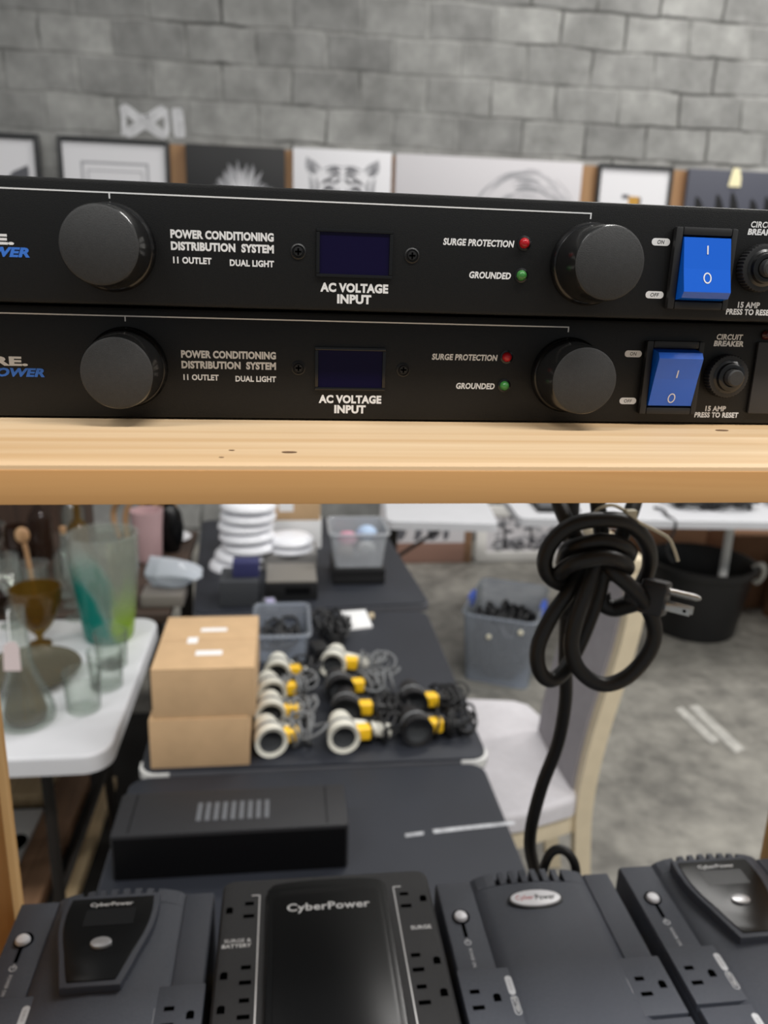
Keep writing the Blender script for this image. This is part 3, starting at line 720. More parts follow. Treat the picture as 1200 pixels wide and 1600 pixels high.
# ================================================================== CARDBOARD BOXES
def carton(label, x0, x1, y0, y1, z0, z1, mk='card', group=None, labels=(), rz=0):
    t = thing('cardboard_box', label, 'box', ((x0+x1)/2, (y0+y1)/2, z0), rz, group)
    hx, hy, h = (x1-x0)/2, (y1-y0)/2, z1-z0
    MB().box((-hx, -hy, 0), (hx, hy, h-.003), .002).build('carton', mk, t)
    MB().box((-hx+.0005, -hy+.0005, h-.003), (hx-.0005, .0-.0008+hy*.05, h), .0008).build('flap', mk, t)
    MB().box((-hx+.0005, hy*.05+.0008, h-.003), (hx-.0005, hy-.0005, h), .0008).build('flap', mk, t)
    for (a, b, c, d) in labels:
        MB().box((a, b, h-.0002), (c, d, h+.0004)).build('sticker', 'paper', t, smooth=0)
    return t
carton('brown cardboard box under another one, beside the barcode scanners', -.286, -.080, 1.174, 1.44, TZ, TZ+.1145, group='brown cartons')
carton('brown cardboard box with white stickers, on top of its stack', -.277, -.066, 1.178, 1.445, TZ+.1147, TZ+.2285, group='brown cartons',
       labels=((-.022, .048, .036, .066), (-.046, -.012, -.024, .018), (-.022, -.072, .034, -.050)))

# ================================================================== BARCODE SCANNERS
def scanner(kind, loc, rz, label, cab, hl=1.0):
    t = thing('barcode_scanner', label, 'barcode scanner', loc, rz, 'barcode scanners heaped on the table')
    body = 'scan_white' if kind == 'w' else 'scan_black'
    R0 = .036
    A = M4.Translation((0, .0, R0+.001)) @ M4.Rotation(-pi/2, 4, 'X')     # axis +Y, mouth at -Y
    h = MB().lathe([(.026, .004), (.0335, .001), (R0, 0), (R0, .010), (.0335, .03), (.029, .062), (.024, .085), (.014, .094), (0, .096)], T=A, seg=28)
    h.build('head', body, t)
    MB().lathe([(0, .020), (.022, .016), (.0275, .003)], T=A, seg=28).build('scan_window', 'scan_hole', t)
    MB().lathe([(.0345, .028), (.0352, .030), (.0345, .036), (.0325, .036)], T=A, seg=28).build('band', 'cable_grey', t)
    MB().tube([(.018, .052, .034), (.018+.037*hl, .050, .031), (.018+.077*hl, .046, .026), (.018+.110*hl, .044, .022)], .019, 14, r1=.016).build('handle', body, t)
    MB().box((.026, .016, .018), (.064, .042, .050), .007, seg=3).build('trigger', 'yellow', t)
    c = MB(); rr = random.Random(cab*31+int(loc[1]*1000)); ex = .018+.105*hl
    for k in range(3 if abs(loc[0]-.124) < 1e-4 else 6):   # lead wound round the handle end
        cx = ex-.045+.012*k+rr.uniform(-.006, .006); ra = rr.uniform(.021, .033); sk = rr.uniform(-.02, .02); pts = []
        for q in range(8):
            a = 2*pi*q/8; pts.append((cx+sk*cos(a)+.008*rr.random(), .045+ra*1.15*cos(a), max(.0045, .028+ra*sin(a)*1.0)))
        c.tube(pts, .0033, 8, 5, closed=True)
    for k in range(3):                                   # slack loops beside it
        cx, cy = ex+rr.uniform(-.02, .03), .045+rr.uniform(-.03, .02); ra = rr.uniform(.02, .032); pts = []
        for q in range(8):
            a = 2*pi*q/8; pts.append((cx+ra*cos(a), cy+ra*.8*sin(a), .036+.016*sin(a+k)+.006*rr.random()))
        c.tube(pts, .0033, 8, 5, closed=True)
    c.build('cable', 'cable_grey' if cab % 2 else 'cable_black', t)
    return t
K['scan_hole'] = mat('dark_scan_window', (62, 64, 66), .25)
SCN = [
 ('w', -0.033, 1.196, .20, 1, 'ivory barcode scanner at the front left of the heap, against the lower carton'),
 ('w', .124, 1.200, .06, 2, 'ivory barcode scanner in the middle of the front row, long pale handle pointing right'),
 ('b', .292, 1.215, .10, 2, 'black barcode scanner at the front right corner of the black table'),
 ('w', -0.037, 1.305, .05, 1, 'ivory barcode scanner just behind the front left one, beside the cartons'),
 ('b', .136, 1.310, -.05, 2, 'black barcode scanner behind the ivory one with the long pale handle'),
 ('b', .300, 1.335, .0, 2, 'black barcode scanner near the right table edge, behind the front right one'),
 ('w', -0.035, 1.405, .18, 1, 'ivory barcode scanner third back along the cartons'),
 ('b', .132, 1.412, .12, 1, 'black barcode scanner with grey cable, in front of the rearmost ivory one'),
 ('w', -0.025, 1.505, -.02, 2, 'ivory barcode scanner at the rear left, next to the small clear bin'),
 ('w', .118, 1.548, -.18, 1, 'ivory barcode scanner standing out at the rear centre of the heap'),
]
for i_, (k, x, y, rz, cab, lab) in enumerate(SCN): scanner(k, (x, y, TZ+.0002), rz, lab, cab, (.50 if x < 0 else (.85 if x < .2 else .80)))

# ================================================================== SMALL THINGS ON THE BLACK TABLES
def bin_(name, label, x0, x1, y0, y1, z, h, m='bin', taper=.86, group=None, handle=None, wall=.003):
    t = thing(name, label, 'storage bin', ((x0+x1)/2, (y0+y1)/2, z), 0, group)
    hx, hy = (x1-x0)/2, (y1-y0)/2
    bm = bmesh.new(); rings = []
    for (k, zz) in ((taper, 0), (1, h), (1.0-wall/hx, h), (taper-wall/hx, wall)):
        rings.append([bm.verts.new((p[0]*k, p[1]*k, zz)) for p in rrect(-hx, -hy, hx, hy, min(hx, hy)*.25, 4)])
    n = len(rings[0])
    for A, B in zip(rings, rings[1:]):
        for k in range(n): bm.faces.new((A[k], A[(k+1) % n], B[(k+1) % n], B[k]))
    bm.faces.new(rings[0][::-1]); bm.faces.new(rings[-1])
    MB().add(bm).build('tub', m, t)
    rim = MB(); P = rrect(-hx-.004, -hy-.004, hx+.004, hy+.004, min(hx, hy)*.25, 4)
    rim.tube([(p[0], p[1], h-.004) for p in P], .005, 8, 1, closed=True); rim.build('rim', m, t)
    if handle:
        for s in (-1, 1): MB().box((s*(hx+.004)-.012, -.05, h-.045), (s*(hx+.004)+.012, .05, h+.006), .005).build('handle', handle, t)
    return t
def tangle(name, label, cat, c, sx, sy, sz, n, r, m='cable_black', seed=1, group=None):
    rr = random.Random(seed); mb = MB(); c = V(c)
    for k in range(n):
        cc = V((rr.uniform(-sx, sx)*.6, rr.uniform(-sy, sy)*.6, 0)); ra = rr.uniform(.35, .6)
        ph = rr.uniform(0, 6); pts = []
        for q in range(9):
            a = ph+2*pi*q/9
            pts.append(V((max(-sx, min(sx, cc.x+ra*sx*cos(a))), max(-sy, min(sy, cc.y+ra*sy*sin(a))), r+rr.uniform(0, sz))))
        mb.tube(pts, r, 7, 4, closed=True)
    o = mb.build(name, m, loc=c); tag(o, label, cat, group); return o
b = bin_('storage_bin', 'small clear plastic bin behind the cartons, holding black cables', -.088, .060, 1.640, 1.860, TZ+.0002, .085, 'bin', .9)
tangle('cable_bundle', 'black cables coiled inside the small clear bin on the black table', 'cables', (-.014, 1.75, TZ+.0045), .055, .085, .045, 10, .005, seed=3)
# white card and its tan neighbour
c = [on(*p, TZ) for p in ((530, 958), (571, 955), (582, 981), (541, 986))]
cc = sum(c, V())/4
mb = MB().prism([(p.x-cc.x, p.y-cc.y) for p in c][::-1], 0, .006, .0008)
tag(mb.build('card', 'paper', loc=(cc.x, cc.y, TZ+.0002)), 'blank white square card lying on the black table', 'card')
p = on(577, 966, TZ)
tag(MB().box((-.007, -.012, 0), (.009, .014, .012), .003).build('eraser', mat('tan_rubber', (196, 180, 150), .6), loc=(p.x+.006, p.y+.004, TZ+.0002)), 'tiny tan block beside the white square card', 'block')
# adapter tangle
tangle('cable_bundle', 'black adapter cables tangled on the table left of the white card', 'cables', (.132, 1.815, TZ+.0002), .055, .085, .05, 12, .0045, seed=5)
for px, py, lab in ((497, 1003, 'black plug adapter lying nearest the scanners, left of the white card'), (520, 985, 'black plug adapter lying just left of the white card')):
    q = on(px, py+6, TZ)
    t = thing('power_adapter', lab, 'adapter', (q.x, q.y-.06, TZ+.0002), .3)
    MB().box((-.022, -.03, 0), (.022, .03, .034), .006).build('case', 'black_matte', t)
    MB().box((-.008, -.045, .012), (-.005, -.03, .02)).box((.005, -.045, .012), (.008, -.03, .02)).build('prong', 'chrome', t)
# dark grey box with small navy box
Z3 = TZ+.0024
x0, x1 = -.205, -.088
tag(MB().box((-.060, -.05, 0), (.060, .085, .085), .004).build('equipment_box', mat('dark_slate_card', (56, 58, 62), .6), loc=(-.150, 2.085, Z3)), 'dark slate box with the navy box on it, behind the cartons', 'box')
tag(MB().box((-.042, -.03, 0), (.042, .03, .050), .004).build('gift_box', 'navy', loc=(-.128, 2.10, Z3+.0853)), 'small navy blue box on top of the dark slate box', 'box')
t = thing('media_player', 'flat black device with grey top, in front of the small stack of bowls', 'device', (.016, 2.17, Z3))
MB().box((-.085, -.09, 0), (.085, .09, .060), .005).build('case', 'black_matte', t)
MB().box((-.082, -.087, .0598), (.082, .087, .066), .003).build('lid', mat('warm_grey_plastic', (120, 116, 110), .5), t)
MB().box((-.02, -.0905, .02), (.06, -.0895, .045)).build('front_window', 'ups_gloss', t, smooth=0)
q = on(420, 952, Z3)
t = thing('keychain_gadget', 'small grey gadget with a coloured face before the dark slate box', 'gadget', (q.x+.004, q.y, Z3), .2)
MB().box((-.020, -.030, 0), (.020, .030, .03), .005).build('case', 'grey_plastic', t)
MB().box((-.013, -.02, .0298), (.013, .018, .0308), .001).build('face', mat('lavender_face', (164, 160, 190), .4), t)
# white bowls
def bowl(r, h):
    return MB().lathe([(0, .002), (r*.94, .002), (r*.96, 0), (r, 0), (r, .005), (r*.97, h*.40), (r*.86, h*.72), (r*.62, h*.92), (r*.4, h*.985), (0, h)], seg=40)
bw = bowl(.100, .034).build('bowl', 'bowl', loc=(-.178, 2.42, Z3))
tag(bw, 'upturned white bowl at the bottom of the tall leaning stack', 'bowl', 'tall stack of white bowls')
desc = ['upturned white bowl second from the bottom of the tall leaning stack', 'upturned white bowl third from the bottom of the tall leaning stack', 'upturned white bowl fourth from the bottom of the tall leaning stack',
        'upturned white bowl fifth from the bottom of the tall leaning stack', 'upturned white bowl second from the top of the tall leaning stack', 'upturned white bowl on top of the tall leaning stack']
for k, d in enumerate(desc):
    o = bw.copy(); COL.objects.link(o); o['label'] = d
    o.location = (-.178+.020*min(k+1, 2)+.006*sin(k*1.7), 2.422+.004*cos(k*2), Z3+.0365*(k+1)+.0005*k)
    o.rotation_euler = (.02*sin(k*2.1), .02*cos(k*1.3), 0)
b2 = bowl(.086, .026).build('bowl', 'bowl', loc=(.012, 2.43, Z3+.0605))
tag(b2, 'lower upturned white bowl of the low pair, right of the tall stack', 'bowl', 'low pair of white bowls')
o = b2.copy(); COL.objects.link(o); o['label'] = 'upper upturned white bowl of the low pair, right of the tall stack'; o.location = (.013, 2.43, Z3+.089)
tag(MB().box((-.095, -.08, 0), (.095, .08, .060), .004).build('equipment_box', mat('grey_card', (134, 132, 130), .6), loc=(.014, 2.44, Z3)), 'low grey box under the low pair of white bowls', 'box')
# carton with white box under
tag(MB().box((-.105, -.09, 0), (.105, .09, .115), .004).build('gift_box', 'paper', loc=(.030, 2.69, Z3)), 'plain white box under the labelled carton, behind the low pair of bowls', 'box')
carton('brown carton with a white address label, on the white box behind the bowls', -.075, .130, 2.60, 2.78, Z3+.1153, Z3+.25)
ct = [o for o in COL.objects if o.get('label', '').startswith('brown carton with a white address')][0]
MB().box((-.055, -.0905, .035), (.0, -.0897, .085)).build('sticker', 'paper', ct, smooth=0)
# second clear bin on a black case
x0, x1, y0, y1 = .160, .335, 2.215, 2.40
t = thing('equipment_case', 'flat black case under the clear bin of oddments', 'case', ((x0+x1)/2, (y0+y1)/2, Z3))
MB().box((-.09, -.095, 0), (.09, .095, .030), .004).build('base', 'black_matte', t); MB().box((-.09, -.095, .0302), (.09, .095, .056), .004).build('lid', 'black_matte', t)
bin_('storage_bin', 'clear plastic bin of oddments on the flat black case', .150, .345, 2.215, 2.42, Z3+.0563, .125, 'binclear', .86)
for (dx, dy, dz, r, cc_, nm, lab) in ((-.035, -.01, .075, .034, (206, 140, 160), 'pouch', 'pink pouch in the clear bin on the black case'), (.035, .02, .085, .036, (176, 198, 226), 'pouch', 'pale blue pouch in the clear bin on the black case'), (-.02, .045, .05, .035, (48, 50, 54), 'pouch', 'dark pouch low in the clear bin on the black case'), (.03, -.04, .045, .034, (208, 208, 204), 'pouch', 'off-white pouch low in the clear bin on the black case'), (-.045, -.045, .04, .03, (150, 140, 130), 'pouch', 'taupe pouch at the near left corner of the clear bin on the black case')):
    tag(MB().sphere((0, 0, r*.8), r, (1.0, .9, .8), sub=3, jit=.06).build(nm, mat(nm+'_cloth', cc_, .6), loc=(.2475+dx, 2.317+dy, Z3+.0605+dz-r*.8+.0)), lab, 'pouch', 'oddments in the clear bin')

# ================================================================== LEFT WHITE TABLE AND GLASSWARE
t = thing('folding_table', 'white plastic folding table at left, crowded with glassware', 'table', (-1.30, 1.603, 0))
hx, hy = .915, .370
MB().prism(rrect(-hx, -hy, hx, hy, .06, 8), TZ-.045, TZ, .010, seg=4).build('tabletop', 'table_white', t)
for sx in (-1, 1):
    x = sx*.74
    for q in (-1, 1):
        MB().tube([(x, q*.24, TZ-.046), (x+.02*sx, q*.285, .007)], .0135, 10).build('leg', 'dark_metal', t)
        MB().tube([(x, q*.25, TZ-.10), (x-.33*sx, q*.17, TZ-.047)], .008, 8).build('brace', 'dark_metal', t)
    MB().tube([(x+.012*sx, -.27, .30), (x+.012*sx, .27, .30)], .009, 8).build('crossbar', 'dark_metal', t)
tag(MB().box((-.70, -.75, 0), (.70, .75, .006), .002).build('floor_mat', mat('dark_rubber_mat', (34, 32, 30), .8, var=.15, scale=30), loc=(-1.02, 1.95, .0003)), 'dark rubber mat on the floor beneath the white table', 'mat')  # dark sheet laid on the floor to imitate the shade under the table
t = thing('display_table', 'dark brown table behind the white one, holding bottles and glasses', 'table', (-1.18, 2.42, 0))
MB().box((-.82, -.43, TZ-.03), (.82, .43, TZ), .004).build('tabletop', wood('dark_walnut', (70, 54, 44), (44, 34, 28), 'X'), t)
for sx in (-1, 1):
    for sy in (-1, 1): MB().box((sx*.77-.025, sy*.38-.025, .007), (sx*.77+.025, sy*.38+.025, TZ-.0302), .003).build('leg', 'dark_metal', t)
t = thing('cabinet', 'dark brown wooden cabinet behind the table of bottles', 'cabinet', (-1.75, 3.35, 0))
MB().box((-.80, -.25, .0005), (.80, .25, 1.05), .006).build('carcass', K['plank_dark'], t)
for x in (-.40, .40):
    d = MB().box((x-.385, -.270, .06), (x+.385, -.2505, 1.02), .004).build('door', K['plank_dark'], t)
    MB().cyl((x-.3*(1 if x > 0 else -1), -.270, .6), (x-.3*(1 if x > 0 else -1), -.29, .6), .014).build('knob', 'dark_metal', d)
Z = TZ+.0004
# flask with tag
p = on(38, 1135, TZ); Yf = p.y
s = 1/1.0
t = thing('glass_flask', 'pear-shaped clear glass flask with a paper tag, at the table corner', 'flask', (p.x, p.y+.02, Z))
hF = at(38, 955, p.y).z-TZ
MB().lathe([(0, .0), (.052, 0), (.064, .010), (.066, .028), (.058, .060), (.040, .105), (.026, .15), (.019, hF*.85), (.020, hF), (.017, hF), (.016, hF*.85), (.022, .15), (.036, .105), (.054, .060), (.061, .028), (.056, .012), (0, .008)], seg=36).build('flask_body', 'clear', t)
MB().lathe([(0, .009), (.044, .013), (.047, .028), (.040, .060), (.026, .100), (.012, .135), (0, .138)], seg=36).build('contents', glass('dark_olive_liquid', (206, 198, 170), .55, (88, 78, 50), .1, 1.2)[0], t)
tg = [at(a, b, Yf-.055) for a, b in ((5, 1009), (14, 1003), (24, 1003), (30, 1012), (33, 1048), (6, 1048))]
c0 = V((p.x, p.y+.02, Z))
pg = MB().prism([(q.x, q.z) for q in tg], 0, .001, T=M4(((1, 0, 0, -c0.x), (0, 0, -1, Yf-.055-c0.y), (0, 1, 0, -c0.z), (0, 0, 0, 1)))).build('paper_tag', mat('pale_pink_paper', (224, 208, 208), .7), t)
MB().tube([V(at(16, 1006, Yf-.055))-c0, V(at(14, 985, Yf-.045))-c0, V(at(12, 960, Yf-.03))-c0, V(at(14, 953, Yf-.0))-c0], .0012, 6).build('tag_string', 'paper', t)
tag(MB().lathe([(0, 0), (.07, 0), (.10, .012), (.128, .028), (.126, .032), (.098, .017), (.068, .005), (0, .005)], seg=48).build('glass_platter', glass('olive_smoked_glass', (190, 188, 176), .5, (112, 108, 94), .08, 1.5)[0], loc=(-.655, 1.60, Z)), 'wide smoky olive glass platter behind the tagged flask', 'platter')
# tumblers
def tumbler(r0, r1, h): return MB().lathe([(0, 0), (r0, 0), (r0+.001, .003), (r1, h), (r1-.002, h), (r0-.002, .010), (0, .010)], seg=32)
tum = tumbler(.038, .044, .10)
o = tum.build('tumbler', 'clear', loc=(-.482, 1.435, Z)); tag(o, 'clear glass tumbler nearest the corner, right of the flask', 'tumbler', 'clear tumblers on the white table')
for (x, y, l) in ((-.452, 1.545, 'clear glass tumbler second from the corner, behind the nearest one'), (-.462, 1.66, 'clear glass tumbler in front of the teal and green vase')):
    c = o.copy(); COL.objects.link(c); c.location = (x, y, Z); c['label'] = l
# coloured vase
def vase_mat(x0):
    mt, tr, df = glass('streaked_glass', (255, 255, 255), .20, (180, 190, 180), .05, 1.42); nt = mt.node_tree; L = nt.links.new
    tc = nt.nodes.new('ShaderNodeTexCoord'); sp = nt.nodes.new('ShaderNodeSeparateXYZ'); L(tc.outputs['Object'], sp.inputs[0])
    n = nt.nodes.new('ShaderNodeTexNoise'); n.inputs['Scale'].default_value = 9; L(tc.outputs['Object'], n.inputs['Vector'])
    def rng(src, a, b, c, d):
        r = nt.nodes.new('ShaderNodeMapRange'); r.inputs[1].default_value = a; r.inputs[2].default_value = b; r.inputs[3].default_value = c; r.inputs[4].default_value = d
        r.interpolation_type = 'SMOOTHSTEP'; L(src, r.inputs[0]); return r.outputs[0]
    def mul(a, b):
        q = nt.nodes.new('ShaderNodeMath'); q.operation = 'MULTIPLY'; L(a, q.inputs[0]); L(b, q.inputs[1]); return q.outputs[0]
    wob = nt.nodes.new('ShaderNodeMath'); wob.operation = 'MULTIPLY_ADD'; wob.inputs[1].default_value = .05; L(n.outputs['Fac'], wob.inputs[0]); L(sp.outputs['X'], wob.inputs[2])
    # teal streak leans from the upper left to the lower middle
    lean = nt.nodes.new('ShaderNodeMath'); lean.operation = 'MULTIPLY_ADD'; lean.inputs[1].default_value = .42; L(sp.outputs['Z'], lean.inputs[0]); L(wob.outputs[0], lean.inputs[2])
    teal = mul(rng(lean.outputs[0], .055, .085, 1, 0), rng(sp.outputs['Z'], .17, .26, 1, 0))
    green = mul(rng(wob.outputs[0], .04, .06, 0, 1), rng(sp.outputs['Z'], .04, .20, 1, .05))
    def mixc(f, a, col):
        q = nt.nodes.new('ShaderNodeMix'); q.data_type = 'RGBA'; L(f, q.inputs[0])
        if a is None: q.inputs[6].default_value = srgb((238, 240, 236))
        else: L(a, q.inputs[6])
        q.inputs[7].default_value = srgb(col); return q.outputs[2]
    c = mixc(teal, mixc(green, None, (206, 226, 120)), (96, 196, 186)); L(c, tr.inputs[0])
    mxm = nt.nodes.new('ShaderNodeMath'); mxm.operation = 'MAXIMUM'; L(teal, mxm.inputs[0]); L(green, mxm.inputs[1])
    bf = nt.nodes.new('ShaderNodeMath'); bf.operation = 'MULTIPLY_ADD'; bf.inputs[1].default_value = .34; bf.inputs[2].default_value = .10
    L(mxm.outputs[0], bf.inputs[0]); L(bf.outputs[0], nt.nodes['body'].inputs[0])
    c2 = mixc(teal, mixc(green, None, (176, 206, 70)), (40, 160, 150)); L(c2, df.inputs[0])
    return mt
p = on(168, 1003, TZ); hV = at(162, 838, p.y).z-TZ
rt_ = (at(219, 840, p.y)-at(106, 840, p.y)).length/2; rb_ = (at(206, 985, p.y)-at(128, 985, p.y)).length/2
o = MB().lathe([(0, 0), (rb_*.86, 0), (rb_, .012), (rb_*1.12, hV*.25), (rt_*.98, hV*.75), (rt_, hV), (rt_-.006, hV), (rt_*.98-.006, hV*.75), (rb_*1.12-.008, hV*.25), (rb_*.9, .03), (0, .026)], seg=48).build('glass_vase', vase_mat(0), loc=(p.x, p.y+.03, Z))
tag(o, 'tall clear glass vase streaked teal at left and lime green at right', 'vase')
# amber goblet
p = on(62, 1050, TZ)
t = thing('glass_bowl', 'amber glass bowl on a slim foot, behind the tagged flask', 'bowl', (-.685, 1.80, Z))
hA = .17
MB().lathe([(0, .0), (.032, 0), (.030, .004), (.008, .012), (.010, .030), (.03, .05), (.052, .085), (.066, .13), (.068, hA), (.065, hA), (.062, .13), (.047, .088), (.024, .055), (0, .05)], seg=36).build('bowl_body', 'amber', t)
# crumpled film bag on a grey box
def crumple():
    rr = random.Random(8); mb = MB(); t_ = bmesh.new(); bmesh.ops.create_icosphere(t_, subdivisions=4, radius=1)
    dirs = [(V((rr.gauss(0, 1), rr.gauss(0, 1), rr.gauss(0, 1))).normalized(), rr.uniform(.62, .95)) for _ in range(46)]
    for v in t_.verts:
        n = v.co.normalized(); r = min([1.12]+[c/max(.05, n.dot(d)) for d, c in dirs if n.dot(d) > .05])
        x = n.x*r; v.co = V((x*.128, n.y*r*.066, .055+n.z*r*.064*(1.05-.42*x) - .016*max(0, x)))
        v.co.z = max(v.co.z, .0006)
    return mb.add(t_)
q = on(275, 945, TZ)
tag(MB().box((-.066, -.055, 0), (.066, .055, .040), .006).build('roll_case', mat('taupe_plastic', (126, 120, 114), .5), loc=(-.388, 2.10, Z)), 'taupe case under the crumpled clear film', 'case')
tag(crumple().build('film_bundle', 'film', loc=(-.366, 2.115, Z+.0405), smooth=0), 'crumpled clear plastic film on a taupe case behind the vase', 'plastic film')
# vases further back
tag(MB().lathe([(0, 0), (.040, 0), (.048, .02), (.052, .12), (.058, .19), (.054, .19), (.047, .12), (.044, .025), (0, .02)], seg=32).build('ceramic_vase', 'pink', loc=(-.500, 2.50, Z)), 'dusty pink vase behind the crumpled film', 'vase')
t = thing('ceramic_vase', 'round-shouldered gloss black vase right of the pink vase', 'vase', (-.432, 2.60, Z))
MB().lathe([(0, 0), (.030, 0), (.045, .05), (.048, .10), (.040, .15), (.020, .18), (.022, .20), (.018, .20), (.016, .18), (0, .17)], seg=32).build('vase_body', 'ups_gloss', t)
mb = MB()
for k in range(5):
    a = k*.9; mb.tube([(-.10+.03*k, .02*sin(a), .0), (-.12+.05*k, .03*cos(a), .10), (-.06+.04*k, .03*sin(a*2), .17+.02*cos(a)), (.0+.03*k, .03*cos(a), .15), (.05+.02*k, .0, .02)], .011, 8)
tag(mb.build('driftwood', 'drift', loc=(-.55, 2.72, Z+.0115)), 'tan driftwood arches behind the pink vase', 'driftwood')
# glasses and bottles at far left
def wine_glass(label, x, y, h=.2, r=.036, m='clear'):
    o = MB().lathe([(0, 0), (.034, 0), (.034, .002), (.005, .008), (.004, h*.42), (.014, h*.46), (r, h*.66), (r*.86, h), (r*.83, h), (r*.94, h*.66), (.010, h*.48), (0, h*.47)], seg=28).build('wine_glass', m, loc=(x, y, Z))
    return tag(o, label, 'wine glass', 'stemmed glasses on the white table')
def bottle(label, x, y, h, r, m):
    t = thing('bottle', label, 'bottle', (x, y, Z), 0, 'bottles at the far left')
    MB().lathe([(0, 0), (r, 0), (r, h*.58), (r*.8, h*.66), (r*.34, h*.76), (r*.32, h), (r*.24, h), (r*.26, h*.74), (r*.9, h*.5), (r*.9, .006), (0, .006)], seg=28).build('bottle_body', m, t)
    MB().cyl((0, 0, h-.012), (0, 0, h+.012), r*.235, r*.27, 16).build('stopper', 'drift', t)
def gx(px, py): q = on(px, py, TZ); return q.x, q.y
wine_glass('stemmed clear glass left of the vase, nearest of its row', -.84, 1.76)
wine_glass('stemmed clear glass close behind the vase, left side', -.63, 1.98, .21)
wine_glass('stemmed clear glass at the left edge of the photo, behind the amber bowl', -.80, 1.93, .22, .042)
wine_glass('stemmed smoky glass between the bottles', -.88, 2.28, .20, .04, 'brown_glass')
bottle('brown glass bottle at the left edge, tallest of the bottles', -1.02, 2.42, .30, .042, 'brown_glass')
bottle('brown glass bottle beside the tallest one', -.88, 2.52, .26, .040, 'brown_glass')
bottle('amber bottle nearest the driftwood', -.73, 2.45, .23, .036, 'amber')
bottle('clear stoppered bottle behind the stemmed glasses', -.70, 2.16, .22, .040, 'clear')
t = thing('wooden_spoon', 'tan wooden spoon leaning in a clear glass jar left of the vase', 'spoon', (-.775, 2.08, Z+.006))
MB().tube([(0, 0, .0), (-.01, .0, .12), (-.018, .0, .20)], .007, 10).build('handle', 'drift', t)
MB().sphere((-.022, 0, .225), .022, (1, .5, 1.2), sub=3).build('spoon_head', 'drift', t)
tag(MB().lathe([(0, 0), (.042, 0), (.046, .01), (.046, .13), (.05, .14), (.047, .14), (.043, .128), (.043, .008), (0, .005)], seg=32).build('glass_jar', 'clear', loc=(-.778, 2.08, Z)), 'clear glass jar holding a wooden spoon', 'jar')
tag(MB().lathe([(0, 0), (.05, 0), (.09, .04), (.105, .075), (.101, .075), (.086, .043), (.048, .006), (0, .005)], seg=36).build('glass_bowl', 'brown_glass', loc=(-.93, 2.02, Z)), 'wide smoky glass bowl at the left edge of the photo', 'bowl')
def metal_cup(label, x, y, h, r):
    o = MB().lathe([(0, 0), (r*.8, 0), (r*.8, .004), (r*.18, .012), (r*.15, h*.45), (r*.6, h*.55), (r, h*.75), (r*.95, h), (r*.88, h), (r*.9, h*.76), (r*.5, h*.6), (0, h*.57)], seg=28).build('goblet', 'chrome', loc=(x, y, Z))
    tag(o, label, 'goblet', 'metal goblets on the dark table')
metal_cup('shiny metal goblet at the left edge of the dark brown table', -1.04, 2.20, .17, .036)
metal_cup('shiny metal goblet right of the other one, before the brown bottles', -.97, 2.335, .19, .038)
wine_glass('stemmed clear glass at the front of the dark brown table', -.66, 2.08, .19)
wine_glass('stemmed clear glass behind the teal and green vase', -.58, 2.20, .22, .04)
bottle('brown bottle behind the metal goblets, in the back row', -1.10, 2.62, .27, .043, 'brown_glass')
bottle('clear stoppered bottle in the back row near the driftwood', -.80, 2.66, .25, .042, 'clear')
# marble dish behind driftwood
tag(MB().lathe([(0, 0), (.06, 0), (.075, .012), (.072, .014), (.05, .006), (0, .006)], seg=32).build('dish', 'bowl', loc=(-.45, 2.74, Z)), 'pale round dish at the far corner of the dark brown table', 'dish')

# planks under the white table
def plank(label, x0, x1, y0, y1, z0, z1, m):
    tag(MB().box((-(x1-x0)/2, -(y1-y0)/2, 0), ((x1-x0)/2, (y1-y0)/2, z1-z0), .003).build('plank', m, loc=((x0+x1)/2, (y0+y1)/2, z0)), label, 'plank', 'lumber under the white table')
plank('brown plank lying beside the pierced white board', -.790, -.690, 1.35, 2.20, .0065, .06, 'plank_brown')
plank('tan plank lying right of the brown one', -.655, -.600, 1.35, 2.20, .0065, .045, 'plank_tan')
plank('narrow dark brown plank at the right of the lumber', -.500, -.450, 1.45, 1.72, .0065, .05, 'plank_brown')
plank('cream plank end behind the pierced white board', -1.02, -.80, 2.10, 2.24, .0065, .06, 'plank_tan')
t = thing('board', 'white board with a dark round hole, lying under the white table', 'board', (-.92, 1.83, .0065))
MB().box((-.115, -.22, 0), (.115, .22, .03), .003).build('panel', 'offwhite', t)
q = V(on(48, 1318, .03))-t.location
MB().prism(ellipse(min(q.x, .08), q.y, .03, .04), .0295, .0306).build('hole', 'slot', t, smooth=0)

# ================================================================== CHAIR
t = thing('dining_chair', 'cream framed dining chair with pale upholstered seat, drawn up to the black tables', 'chair', (.68, 1.63, 0))
c0 = V((.68, 1.63, 0))
MB().prism([(x_-.68, y_-1.63) for x_, y_ in ((.44, 1.31), (.60, 1.335), (.74, 1.38), (.775, 1.41), (.79, 1.47), (.79, 1.80), (.77, 1.87), (.73, 1.90), (.60, 1.92), (.44, 1.93))], .415, .470, .020, seg=5).build('seat', 'fabric', t)
MB().prism([(x_-.68, y_-1.63) for x_, y_ in ((.45, 1.325), (.60, 1.345), (.77, 1.40), (.78, 1.47), (.78, 1.80), (.77, 1.86), (.60, 1.905), (.45, 1.915))], .355, .4148, .004).build('apron', 'cream_wood', t)
stile = [(992, 892), (993, 930), (984, 985), (962, 1060), (940, 1128), (922, 1195), (911, 1255), (908, 1300)]
S = [at(a, b, 1.40) for a, b in stile]
